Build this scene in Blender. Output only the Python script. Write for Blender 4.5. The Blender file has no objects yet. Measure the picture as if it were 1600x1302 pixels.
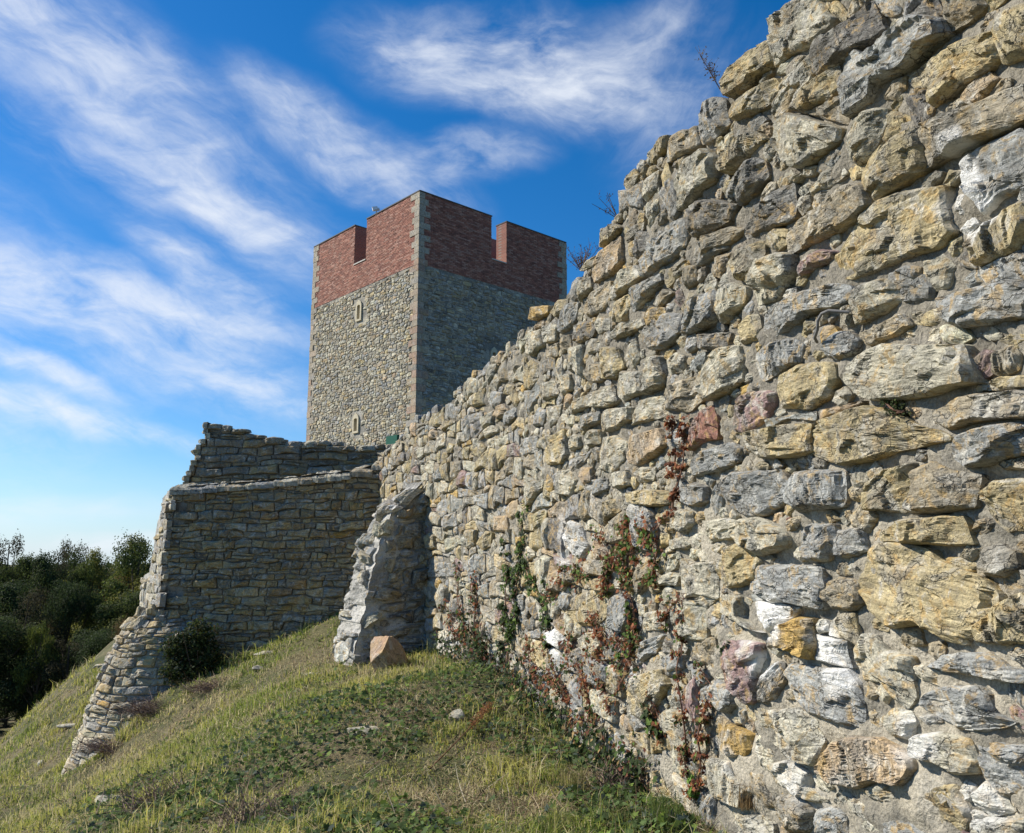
import bpy, math, random
import numpy as np
from mathutils import Vector

# ------------------------------------------------------------------ camera, sky, sun, exposure
SC = bpy.context.scene
COL = SC.collection
F, CX, CY, PITCH = 1330.0, 800.0, 651.0, math.radians(9.7)
cam_d = bpy.data.cameras.new("camera")
cam_d.sensor_width = 36.0
cam_d.lens = 36.0 * F / 1600.0
cam_d.clip_start = 0.05
cam_d.clip_end = 6000.0
cam = bpy.data.objects.new("camera", cam_d)
COL.objects.link(cam)
cam.location = (0, 0, 0)
cam.rotation_euler = (math.radians(90) + PITCH, 0, 0)
SC.camera = cam

SUN_AZ_A, SUN_EL = math.radians(14), math.radians(38)      # sun stands to the left and a little ahead
SUN = Vector((-math.cos(SUN_AZ_A) * math.cos(SUN_EL), math.sin(SUN_AZ_A) * math.cos(SUN_EL), math.sin(SUN_EL)))
sun_d = bpy.data.lights.new("sun", 'SUN')
sun_d.energy = 5.0
sun_d.angle = math.radians(0.53)
sun_d.color = (1.0, 0.94, 0.84)
sun = bpy.data.objects.new("sun", sun_d)
sun.rotation_euler = SUN.to_track_quat('Z', 'Y').to_euler()
COL.objects.link(sun)
SC.view_settings.view_transform = 'Standard'
SC.view_settings.look = 'None'
SC.view_settings.gamma = 1.0
SC.view_settings.use_curve_mapping = False
SC.view_settings.exposure = 0.57


def ray(px, py):
    "direction of the view ray through a photograph pixel, scaled so that its Y is 1"
    t = (CY - py) / F
    c, s = math.cos(PITCH), math.sin(PITCH)
    y = c - t * s
    return (px - CX) / F / y, 1.0, (s + t * c) / y


def at(px, py, Y):
    a, b, c = ray(px, py)
    return Vector((a * Y, Y, c * Y))


class NT:
    "small node tree writer"
    def __init__(self, tree):
        self.t = tree
        tree.nodes.clear()

    def n(self, kind, **kw):
        nd = self.t.nodes.new(kind)
        for k, v in kw.items():
            if k.startswith('i_'):
                key = k[2:]
                key = int(key) if key.isdigit() else key
                self.put(nd.inputs[key], v)
            else:
                setattr(nd, k, v)
        return nd

    def put(self, sock, v):
        if isinstance(v, bpy.types.NodeSocket):
            self.t.links.new(v, sock)
        elif isinstance(v, bpy.types.Node):
            self.t.links.new(v.outputs[0], sock)
        else:
            sock.default_value = v

    def math(self, op, a, b=None, c=None, clamp=False):
        nd = self.t.nodes.new('ShaderNodeMath')
        nd.operation = op
        nd.use_clamp = clamp
        for i, v in enumerate((a, b, c)):
            if v is not None:
                self.put(nd.inputs[i], v)
        return nd.outputs[0]

    def vmath(self, op, a, b=None, out=0):
        nd = self.t.nodes.new('ShaderNodeVectorMath')
        nd.operation = op
        self.put(nd.inputs[0], a)
        if b is not None:
            self.put(nd.inputs[1], b)
        return nd.outputs[out]

    def mix(self, fac, a, b, blend='MIX'):
        nd = self.t.nodes.new('ShaderNodeMix')
        nd.data_type = 'RGBA'
        nd.blend_type = blend
        self.put(nd.inputs[0], fac)
        self.put(nd.inputs[6], a)
        self.put(nd.inputs[7], b)
        return nd.outputs[2]

    def ramp(self, fac, lo, hi):
        nd = self.t.nodes.new('ShaderNodeMapRange')
        nd.interpolation_type = 'SMOOTHSTEP'
        self.put(nd.inputs[0], fac)
        nd.inputs[1].default_value = lo
        nd.inputs[2].default_value = hi
        return nd.outputs[0]

    def noise(self, vec, scale, detail=4, rough=0.55, dist=0.0):
        nd = self.t.nodes.new('ShaderNodeTexNoise')
        self.put(nd.inputs['Vector'], vec)
        nd.inputs['Scale'].default_value = scale
        nd.inputs['Detail'].default_value = detail
        nd.inputs['Roughness'].default_value = rough
        nd.inputs['Distortion'].default_value = dist
        return nd.outputs[0]

    def scale(self, vec, s):
        return self.vmath('MULTIPLY', vec, s)


def azel(px, py):
    v = Vector(ray(px, py)).normalized()
    return math.atan2(v.x, v.y), math.asin(v.z)


world = bpy.data.worlds.new("World")
SC.world = world
world.use_nodes = True
W = NT(world.node_tree)
wo = W.n('ShaderNodeOutputWorld')
sky = W.n('ShaderNodeTexSky', sky_type='NISHITA', sun_disc=False, sun_elevation=SUN_EL,
          sun_rotation=math.atan2(SUN.x, SUN.y), air_density=0.95, dust_density=0.25, ozone_density=3.0)
hsv = W.n('ShaderNodeHueSaturation', i_Saturation=1.31, i_Value=1.14, i_Hue=0.5)
W.put(hsv.inputs['Color'], W.mix(1.0, sky.outputs[0], (0.87, 0.94, 1.04, 1), 'MULTIPLY'))
tc = W.n('ShaderNodeTexCoord')
sep = W.n('ShaderNodeSeparateXYZ')
W.put(sep.inputs[0], tc.outputs['Generated'])
AZ = W.math('ARCTAN2', sep.outputs[0], sep.outputs[1])
EL = W.math('ARCSINE', sep.outputs[2])
comb = W.n('ShaderNodeCombineXYZ')
W.put(comb.inputs[0], AZ)
W.put(comb.inputs[1], EL)
warp = W.n('ShaderNodeTexNoise', noise_dimensions='3D')
W.put(warp.inputs['Vector'], comb.outputs[0])
warp.inputs['Scale'].default_value = 5.0
warp.inputs['Detail'].default_value = 3.0
wv = W.scale(W.vmath('SUBTRACT', warp.outputs[1], (0.5, 0.5, 0.5)), (0.07, 0.07, 0.0))
P = W.vmath('ADD', comb.outputs[0], wv)
# cirrus: (centre px, half length, half width, tilt down to the right, strength, stretch)
CIRRUS = [
    (150, 130, 330, 95, 30, 0.55, 4.0), (60, 30, 240, 60, 14, 0.6, 4.0), (330, 300, 190, 60, 34, 0.6, 3.0), (375, 340, 120, 28, 16, 1.2, 4.0),
    (790, 95, 200, 60, 4, 1.15, 2.6), (880, 130, 150, 52, 8, 1.15, 2.6), (700, 120, 120, 30, 22, 0.7, 3.5), (1000, 60, 120, 40, -20, .5, 3.0),
    (55, 462, 150, 36, 6, 1.35, 3.0), (270, 500, 170, 46, 14, 1.1, 2.6), (350, 455, 120, 30, 30, 0.9, 3.0), (90, 640, 190, 17, 13, 1.7, 5.0), (400, 605, 120, 32, 14, 1.1, 3.5),
    (560, 245, 180, 45, 26, 0.75, 3.0), (1080, 180, 120, 100, -40, 0.3, 2.5), (720, 255, 110, 30, -8, 0.8, 3.0), (500, 190, 120, 40, 20, .45, 3.0),
    (50, 575, 90, 13, 20, 1.3, 5.0), (200, 560, 220, 30, 18, .7, 3.5), (150, 790, 400, 15, 3, 0.35, 6.0), (130, 858, 300, 16, 2, 0.9, 5.0),
    (-500, 300, 420, 160, 20, 0.8, 3.0), (2100, 200, 400, 160, -12, 0.7, 3.0), (-700, 600, 400, 90, 10, 0.8, 3.5),
]
fine_w = W.n('ShaderNodeTexNoise', noise_dimensions='3D')
W.put(fine_w.inputs['Vector'], comb.outputs[0])
fine_w.inputs['Scale'].default_value = 26.0
fine_w.inputs['Detail'].default_value = 5.0
fine_w.inputs['Roughness'].default_value = 0.6
P = W.vmath('ADD', P, W.scale(W.vmath('SUBTRACT', fine_w.outputs[1], (0.5, 0.5, 0.5)), (0.011, 0.011, 0.0)))
feather = W.ramp(W.noise(W.scale(P, (14.0, 34.0, 1.0)), 1.0, 8, 0.62, 0.5), 0.22, 0.82)
dens = None
for i, (px, py, hl, hw, tilt, st, stretch) in enumerate(CIRRUS):
    a0, e0 = azel(px, py)
    k = 1.0 / 1360.0
    mp = W.n('ShaderNodeMapping', vector_type='TEXTURE')
    mp.inputs['Location'].default_value = (a0, e0, 0)
    mp.inputs['Rotation'].default_value = (0, 0, -math.radians(tilt))
    mp.inputs['Scale'].default_value = (hl * k * 1.35, hw * k * 1.35, 1)
    W.put(mp.inputs['Vector'], P)
    ln = W.vmath('LENGTH', mp.outputs[0], out=1)
    mask = W.ramp(ln, 1.3, 0.0)
    mq = W.n('ShaderNodeMapping', vector_type='TEXTURE')
    mq.inputs['Location'].default_value = (a0 + i * 3.1, e0, 0)
    mq.inputs['Rotation'].default_value = (0, 0, -math.radians(tilt + (8 if i % 2 else -5)))
    mq.inputs['Scale'].default_value = (0.1 * stretch, 0.1, 1)
    W.put(mq.inputs['Vector'], P)
    nz = W.noise(mq.outputs[0], 1.9, 9, 0.62, 0.25)
    st_n = W.ramp(nz, 0.28, 0.84)
    d = W.math('MULTIPLY', W.math('MULTIPLY', mask, st_n), st)
    dens = d if dens is None else W.math('ADD', dens, d)
dens = W.math('MULTIPLY', dens, W.math('ADD', W.math('MULTIPLY', feather, 1.1), 0.45))
dens = W.math('MULTIPLY', W.math('SUBTRACT', 1.0, W.math('POWER', 2.718, W.math('MULTIPLY', dens, -1.6))), 0.97)
up = W.ramp(sep.outputs[2], -0.02, 0.03)
dens = W.math('MULTIPLY', dens, up)
hz = W.math('MULTIPLY', W.ramp(sep.outputs[2], 0.13, -0.02), 0.6)
skyc = W.mix(hz, hsv.outputs[0], (4.3, 6.0, 8.2, 1))
cloudy = W.mix(dens, skyc, (7.6, 8.0, 8.6, 1))
bg = W.n('ShaderNodeBackground', i_Strength=0.080)
W.put(bg.inputs[0], cloudy)
W.put(wo.inputs[0], bg.outputs[0])
SKY_STRENGTH = bg


# ------------------------------------------------------------------ numpy noise
_PERM = np.random.RandomState(7).permutation(4096).astype(np.int64)
_PERM = np.concatenate([_PERM, _PERM])
_VAL = np.random.RandomState(9).rand(4096) * 2 - 1


def _hash(ix, iy, iz, seed):
    return _VAL[_PERM[(_PERM[(_PERM[(ix + seed) & 4095] + iy) & 4095] + iz) & 4095]]


def vnoise(p, seed=0):
    p = np.asarray(p, float)
    i = np.floor(p).astype(np.int64)
    f = p - i
    f = f * f * (3 - 2 * f)
    out = 0
    for dx in (0, 1):
        wx = f[:, 0] if dx else 1 - f[:, 0]
        for dy in (0, 1):
            wy = f[:, 1] if dy else 1 - f[:, 1]
            for dz in (0, 1):
                wz = f[:, 2] if dz else 1 - f[:, 2]
                out = out + wx * wy * wz * _hash(i[:, 0] + dx, i[:, 1] + dy, i[:, 2] + dz, seed)
    return out


def fbm(p, octs=4, seed=0, gain=0.5):
    p = np.asarray(p, float)
    a, s, r = 1.0, 0.0, 0.0
    for o in range(octs):
        r = r + a * vnoise(p * (2.03 ** o) + o * 17.3, seed + o)
        s += a
        a *= gain
    return r / s


# ------------------------------------------------------------------ object helpers
MATS = {}


def set_props(o, **kw):
    for k, v in kw.items():
        if v is not None:
            o[k] = v


def mesh_np(name, V, T, mat, col=None, sp=None, smooth=False):
    me = bpy.data.meshes.new(name)
    V = np.ascontiguousarray(V, dtype=np.float32)
    T = np.ascontiguousarray(T, dtype=np.int32)
    k = T.shape[1]
    me.vertices.add(len(V))
    me.vertices.foreach_set('co', V.ravel())
    me.loops.add(T.size)
    me.loops.foreach_set('vertex_index', T.ravel())
    me.polygons.add(len(T))
    me.polygons.foreach_set('loop_start', np.arange(0, T.size, k, dtype=np.int32))
    me.polygons.foreach_set('loop_total', np.full(len(T), k, dtype=np.int32))
    me.polygons.foreach_set('use_smooth', np.full(len(T), smooth, dtype=bool))
    me.update(calc_edges=True)
    if col is not None:
        a = me.attributes.new('Col', 'FLOAT_COLOR', 'POINT')
        c = np.ones((len(V), 4), dtype=np.float32)
        c[:, :np.shape(col)[-1]] = np.asarray(col)
        a.data.foreach_set('color', c.ravel())
    if sp is not None:
        a = me.attributes.new('sp', 'FLOAT_VECTOR', 'POINT')
        a.data.foreach_set('vector', np.ascontiguousarray(sp, dtype=np.float32).ravel())
    me.materials.append(mat)
    return me


def link(name, me, parent=None, loc=None, **props):
    o = bpy.data.objects.new(name, me)
    COL.objects.link(o)
    if loc is not None:
        o.location = loc
    if parent is not None:
        o.parent = parent
    set_props(o, **props)
    return o


def thing(name, label, category, loc, group=None):
    o = bpy.data.objects.new(name, None)
    o.empty_display_size = 0.2
    COL.objects.link(o)
    o.location = loc
    set_props(o, label=label, category=category, group=group)
    return o


def part(name, V, T, mat, root, col=None, sp=None, smooth=False, center=False, **props):
    "a mesh in world coordinates linked under root"
    V = np.asarray(V, float)
    c = V.mean(0) if center else np.array(root.location)
    me = mesh_np(name, V - c, T, mat, col, sp, smooth)
    lc = Vector(c - np.array(root.location)) if root.parent is None else Vector(c)
    return link(name, me, root, lc, **props)


def merge(geos):
    Vs, Ts, Cs, Ss, n = [], [], [], [], 0
    for g in geos:
        V, T, C, S = g
        Vs.append(V); Ts.append(np.asarray(T) + n); Cs.append(C); Ss.append(S)
        n += len(V)
    return np.concatenate(Vs), np.concatenate(Ts), np.concatenate(Cs), np.concatenate(Ss)


def box_geo(o, ax, ay, az, col=(0.5, 0.5, 0.5), rnd=None):
    "box from corner o with edge vectors"
    o, ax, ay, az = [np.asarray(v, float) for v in (o, ax, ay, az)]
    V = np.array([o + i * ax + j * ay + k * az for k in (0, 1) for j in (0, 1) for i in (0, 1)])
    Q = [(0, 2, 3, 1), (4, 5, 7, 6), (0, 1, 5, 4), (2, 6, 7, 3), (0, 4, 6, 2), (1, 3, 7, 5)]
    if np.dot(np.cross(ax, ay), az) < 0:
        Q = [q[::-1] for q in Q]
    T = [t for q in Q for t in ((q[0], q[1], q[2]), (q[0], q[2], q[3]))]
    C = np.tile(np.array(col, float)[:3], (8, 1))
    off = np.random.rand(3) * 20 if rnd is None else rnd
    return V, np.array(T), C, V + off


def tube_geo(pts, r0, r1, sides=6, col=(0.2, 0.15, 0.1)):
    pts = np.asarray(pts, float)
    n = len(pts)
    V = []
    for i in range(n):
        t = pts[min(i + 1, n - 1)] - pts[max(i - 1, 0)]
        t = t / (np.linalg.norm(t) + 1e-9)
        a = np.cross(t, (0.31, 0.52, 0.79)); a /= np.linalg.norm(a) + 1e-9
        b = np.cross(t, a)
        r = r0 + (r1 - r0) * i / max(1, n - 1)
        for k in range(sides):
            an = 2 * math.pi * k / sides
            V.append(pts[i] + r * (math.cos(an) * a + math.sin(an) * b))
    T = []
    for i in range(n - 1):
        for k in range(sides):
            p, q = i * sides + k, i * sides + (k + 1) % sides
            T += [(p, q, q + sides), (p, q + sides, p + sides)]
    V = np.array(V)
    return V, np.array(T), np.tile(np.array(col, float), (len(V), 1)), V.copy()


# ------------------------------------------------------------------ materials
def base_mat(name, rough=0.9):
    m = bpy.data.materials.new(name)
    m.use_nodes = True
    t = NT(m.node_tree)
    out = t.n('ShaderNodeOutputMaterial')
    b = t.n('ShaderNodeBsdfPrincipled', i_Roughness=rough)
    b.inputs['Specular IOR Level'].default_value = 0.25
    t.put(out.inputs[0], b.outputs[0])
    return m, t, b, out


def attr(t, name, out='Color'):
    a = t.n('ShaderNodeAttribute', attribute_name=name)
    return a.outputs[out]


def stone_mat(name, fine=1.0, bump=0.6, lichen=0.5, contrast=1.0):
    m, t, b, out = base_mat(name, 0.9)
    col = attr(t, 'Col')
    sp = attr(t, 'sp', 'Vector')
    geo = t.n('ShaderNodeNewGeometry')
    pos = geo.outputs['Position']
    big = t.noise(sp, 4.0 * fine, 4, 0.6, 0.8)
    patch = t.noise(t.vmath('ADD', sp, (7.3, 1.1, 3.3)), 8.0 * fine, 6, 0.68, 1.5)
    strata = t.noise(t.scale(sp, (6.0 * fine, 42.0 * fine, 16.0 * fine)), 1.0, 6, 0.68, 0.8)
    grain = t.noise(sp, 110.0 * fine, 4, 0.75)
    speck = t.noise(sp, 34.0 * fine, 5, 0.72)
    wide = t.noise(pos, 1.1, 4, 0.6, 0.5)
    # iron stain, cool grey bloom and chalky dusting
    c1 = t.mix(t.math('MULTIPLY', t.ramp(patch, 0.49, 0.62), 0.72 * contrast), col, (0.47, 0.315, 0.12, 1))
    c2 = t.mix(t.math('MULTIPLY', t.ramp(big, 0.50, 0.63), 0.55 * contrast), c1, (0.29, 0.29, 0.27, 1))
    c2 = t.mix(t.math('MULTIPLY', t.ramp(t.noise(t.vmath('ADD', sp, (3.1, 9.2, 1.3)), 6.5 * fine, 6, 0.7, 1.0), 0.52, 0.64), 0.75 * contrast), c2, (0.56, 0.535, 0.46, 1))
    mr = t.n('ShaderNodeMapRange')
    t.put(mr.inputs[0], strata)
    mr.inputs[1].default_value, mr.inputs[2].default_value, mr.inputs[3].default_value, mr.inputs[4].default_value = 0.32, 0.68, 0.55, 1.25
    c3 = t.mix(1.0, c2, mr.outputs[0], 'MULTIPLY')
    sv = t.n('ShaderNodeMapRange')
    t.put(sv.inputs[0], grain)
    sv.inputs[1].default_value, sv.inputs[2].default_value, sv.inputs[3].default_value, sv.inputs[4].default_value = 0.25, 0.75, 0.58, 1.42
    c4 = t.mix(1.0, c3, sv.outputs[0], 'MULTIPLY')
    # fine cracks along and across the bedding
    cv = t.vmath('ADD', t.scale(sp, (9.0 * fine, 19.0 * fine, 6.0 * fine)), t.scale(t.vmath('SUBTRACT', t.n('ShaderNodeTexNoise', i_Vector=sp, i_Scale=14.0 * fine, i_Detail=4.0).outputs[1], (0.5, 0.5, 0.5)), (1.5, 1.5, 1.5)))
    vo = t.n('ShaderNodeTexVoronoi', feature='DISTANCE_TO_EDGE', i_Scale=1.0)
    t.put(vo.inputs['Vector'], cv)
    crack = t.math('MULTIPLY', t.ramp(vo.outputs[0], 0.045, 0.0), t.ramp(big, 0.42, 0.56))
    c4 = t.mix(t.math('MULTIPLY', crack, 0.75 * min(1.0, fine)), c4, (0.06, 0.055, 0.045, 1))
    dk = t.math('MULTIPLY', t.ramp(speck, 0.54, 0.66), lichen)
    c5 = t.mix(dk, c4, (0.10, 0.095, 0.08, 1))
    # weathering crust grows towards the crest
    sz = t.n('ShaderNodeSeparateXYZ')
    t.put(sz.inputs[0], pos)
    lw = t.noise(pos, 3.1, 6, 0.72, 0.8)
    hi = t.math('ADD', lw, t.math('MULTIPLY', t.math('MINIMUM', t.math('MAXIMUM', sz.outputs[2], -1.0), 3.0), 0.035))
    c6 = t.mix(t.math('MULTIPLY', t.ramp(hi, 0.52, 0.66), 0.8 * lichen), c5, (0.145, 0.135, 0.11, 1))
    lime = t.math('SUBTRACT', 1.0, attr(t, 'Col', 'Alpha'))
    c7 = t.mix(lime, c6, t.mix(t.ramp(speck, .5, .7), (0.78, 0.775, 0.74, 1), (0.55, 0.53, 0.48, 1)))
    t.put(b.inputs['Base Color'], c7)
    h1 = t.math('MULTIPLY', strata, 0.75)
    h2 = t.math('MULTIPLY', grain, 0.22)
    h3 = t.math('MULTIPLY', t.noise(sp, 24.0 * fine, 6, 0.75, 0.6), 0.9)
    h = t.math('SUBTRACT', t.math('ADD', t.math('ADD', h1, h2), h3), t.math('MULTIPLY', crack, 0.5))
    bp = t.n('ShaderNodeBump', i_Strength=bump, i_Distance=0.020 / fine)
    t.put(bp.inputs['Height'], h)
    t.put(b.inputs['Normal'], bp.outputs[0])
    return m


def mortar_mat(name, c=(0.40, 0.36, 0.28), dark=(0.20, 0.185, 0.15), bump=0.9, s=1.0, crest=False):
    m, t, b, out = base_mat(name, 0.95)
    geo = t.n('ShaderNodeNewGeometry')
    p = geo.outputs['Position']
    a = t.noise(p, 3.0 * s, 6, 0.65, 0.5)
    g = t.noise(p, 70 * s, 5, 0.75)
    v = t.n('ShaderNodeTexVoronoi', i_Scale=48.0 * s)
    t.put(v.inputs['Vector'], p)
    c1 = t.mix(t.ramp(a, 0.42, 0.62), (*c, 1), (*dark, 1))
    w = t.noise(p, 1.4 * s, 4, 0.6)
    c1 = t.mix(t.math('MULTIPLY', t.ramp(w, 0.55, 0.75), 0.5), c1, (0.42, 0.41, 0.38, 1))
    if crest:
        sz = t.n('ShaderNodeSeparateXYZ')
        t.put(sz.inputs[0], p)
        hz_ = t.math('ADD', sz.outputs[2], t.math('MULTIPLY', w, 2.4))
        c1 = t.mix(t.math('MULTIPLY', t.ramp(hz_, 0.9, 2.6), 0.7), c1, (0.185, 0.168, 0.135, 1))
    mr = t.n('ShaderNodeMapRange')
    t.put(mr.inputs[0], g)
    mr.inputs[1].default_value, mr.inputs[2].default_value, mr.inputs[3].default_value, mr.inputs[4].default_value = 0.25, 0.75, 0.5, 1.45
    t.put(b.inputs['Base Color'], t.mix(1.0, c1, mr.outputs[0], 'MULTIPLY'))
    h = t.math('ADD', t.math('MULTIPLY', g, 0.5), t.math('MULTIPLY', v.outputs[0], 0.35))
    h = t.math('ADD', h, t.math('MULTIPLY', t.noise(p, 18 * s, 5, 0.7), 1.2))
    bp = t.n('ShaderNodeBump', i_Strength=bump, i_Distance=0.02 / s)
    t.put(bp.inputs['Height'], h)
    t.put(b.inputs['Normal'], bp.outputs[0])
    return m


def col_mat(name, rough=0.8, var=0.25, scale=20.0, translucent=0.0, bump=0.0):
    m, t, b, out = base_mat(name, rough)
    col = attr(t, 'Col')
    geo = t.n('ShaderNodeNewGeometry')
    g = t.noise(geo.outputs['Position'], scale, 4, 0.6)
    mr = t.n('ShaderNodeMapRange')
    t.put(mr.inputs[0], g)
    mr.inputs[1].default_value, mr.inputs[2].default_value = 0.25, 0.75
    mr.inputs[3].default_value, mr.inputs[4].default_value = 1 - var, 1 + var
    c = t.mix(1.0, col, mr.outputs[0], 'MULTIPLY')
    t.put(b.inputs['Base Color'], c)
    if bump:
        bp = t.n('ShaderNodeBump', i_Strength=bump, i_Distance=0.01)
        t.put(bp.inputs['Height'], g)
        t.put(b.inputs['Normal'], bp.outputs[0])
    if translucent:
        tr = t.n('ShaderNodeBsdfTranslucent')
        t.put(tr.inputs[0], c)
        mx = t.n('ShaderNodeMixShader', i_0=translucent)
        t.put(mx.inputs[1], b.outputs[0])
        t.put(mx.inputs[2], tr.outputs[0])
        t.put(out.inputs[0], mx.outputs[0])
    return m


M_STONE = stone_mat('rubble_stone', 1.0, 0.85, 0.55)
M_STONE_FAR = stone_mat('distant_rubble_stone', 0.35, 0.7, 0.35)
M_MORTAR = mortar_mat('lime_mortar', crest=True)
M_MORTAR_DK = mortar_mat('weathered_mortar', (0.30, 0.27, 0.22), (0.15, 0.135, 0.11))
M_MORTAR_PALE = mortar_mat('pale_render', (0.50, 0.48, 0.43), (0.27, 0.26, 0.23), 1.0)
M_MORTAR_FAR = mortar_mat('tower_mortar', (0.38, 0.35, 0.28), (0.19, 0.18, 0.155), 0.5, 0.3)
M_BRICK = col_mat('red_brick', 0.9, 0.3, 6.0, 0, 0.3)
M_PLAIN = col_mat('weathered_surface', 0.85, 0.2, 12.0, 0, 0.3)
M_LEAF = col_mat('leaf', 0.8, 0.25, 9.0, 0.4)
M_GRASS = col_mat('grass_blade', 0.6, 0.2, 3.0, 0.42)
M_WOOD = col_mat('bark', 0.9, 0.4, 14.0, 0, 0.6)
M_DARK = col_mat('dark_interior', 0.95, 0.1)

PAL = {'g': (0.34, 0.345, 0.325), 'w': (0.50, 0.465, 0.355), 'y': (0.465, 0.385, 0.22), 'd': (0.19, 0.178, 0.155),
       'b': (0.355, 0.305, 0.215), 'r': (0.36, 0.18, 0.13), 'p': (0.32, 0.22, 0.205), 'o': (0.52, 0.35, 0.12), 't': (0.48, 0.36, 0.225),
       'W': (0.66, 0.65, 0.60)}


# ------------------------------------------------------------------ masonry
def chaikin(p, n=2):
    for _ in range(n):
        q = np.roll(p, -1, 0)
        p = np.stack([p * .75 + q * .25, p * .25 + q * .75], 1).reshape(-1, 2)
    return p


def resample(p, n):
    q = np.vstack([p, p[:1]])
    L = np.concatenate([[0], np.cumsum(np.linalg.norm(np.diff(q, axis=0), axis=1))])
    s = np.linspace(0, L[-1], n, endpoint=False)
    return np.stack([np.interp(s, L, q[:, 0]), np.interp(s, L, q[:, 1])], 1)


def parea(p):
    x, y = p[:, 0], p[:, 1]
    return 0.5 * np.sum(x * np.roll(y, -1) - y * np.roll(x, -1))


_GRID = {}


def grid_of(n):
    "square grid mapped concentrically: ring radius, boundary parameter, triangles"
    if n in _GRID:
        return _GRID[n]
    m_ = n // 2
    A, B = np.meshgrid(np.arange(-m_, m_ + 1), np.arange(-m_, m_ + 1))
    A, B = A.ravel().astype(float), B.ravel().astype(float)
    ring = np.maximum(abs(A), abs(B)).astype(int)
    th = np.zeros(len(A))
    w = (abs(A) >= abs(B)) & (ring > 0)
    th[w] = (math.pi / 4) * (B[w] / A[w]) + np.where(A[w] < 0, math.pi, 0)
    w = (abs(A) < abs(B))
    th[w] = math.pi / 2 - (math.pi / 4) * (A[w] / B[w]) + np.where(B[w] < 0, math.pi, 0)
    if m_ <= 2:
        R = np.array([0, .86, 1.0])
    elif m_ == 3:
        R = np.array([0, .55, .93, 1.0])
    else:
        R = np.concatenate([np.linspace(0, .95, m_ - 1), [.99, 1.0]])
    i, j = np.meshgrid(np.arange(n - 1), np.arange(n - 1))
    a = (j * n + i).ravel()
    flip = ((i + j) % 2 == 0).ravel()[:, None]
    T1 = np.where(flip, np.c_[a, a + 1, a + 1 + n], np.c_[a, a + 1, a + n])
    T2 = np.where(flip, np.c_[a, a + 1 + n, a + n], np.c_[a + 1, a + 1 + n, a + n])
    _GRID[n] = (R[ring], (th / (2 * math.pi)) % 1.0, np.concatenate([T1, T2]), ring == m_)
    return _GRID[n]


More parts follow.
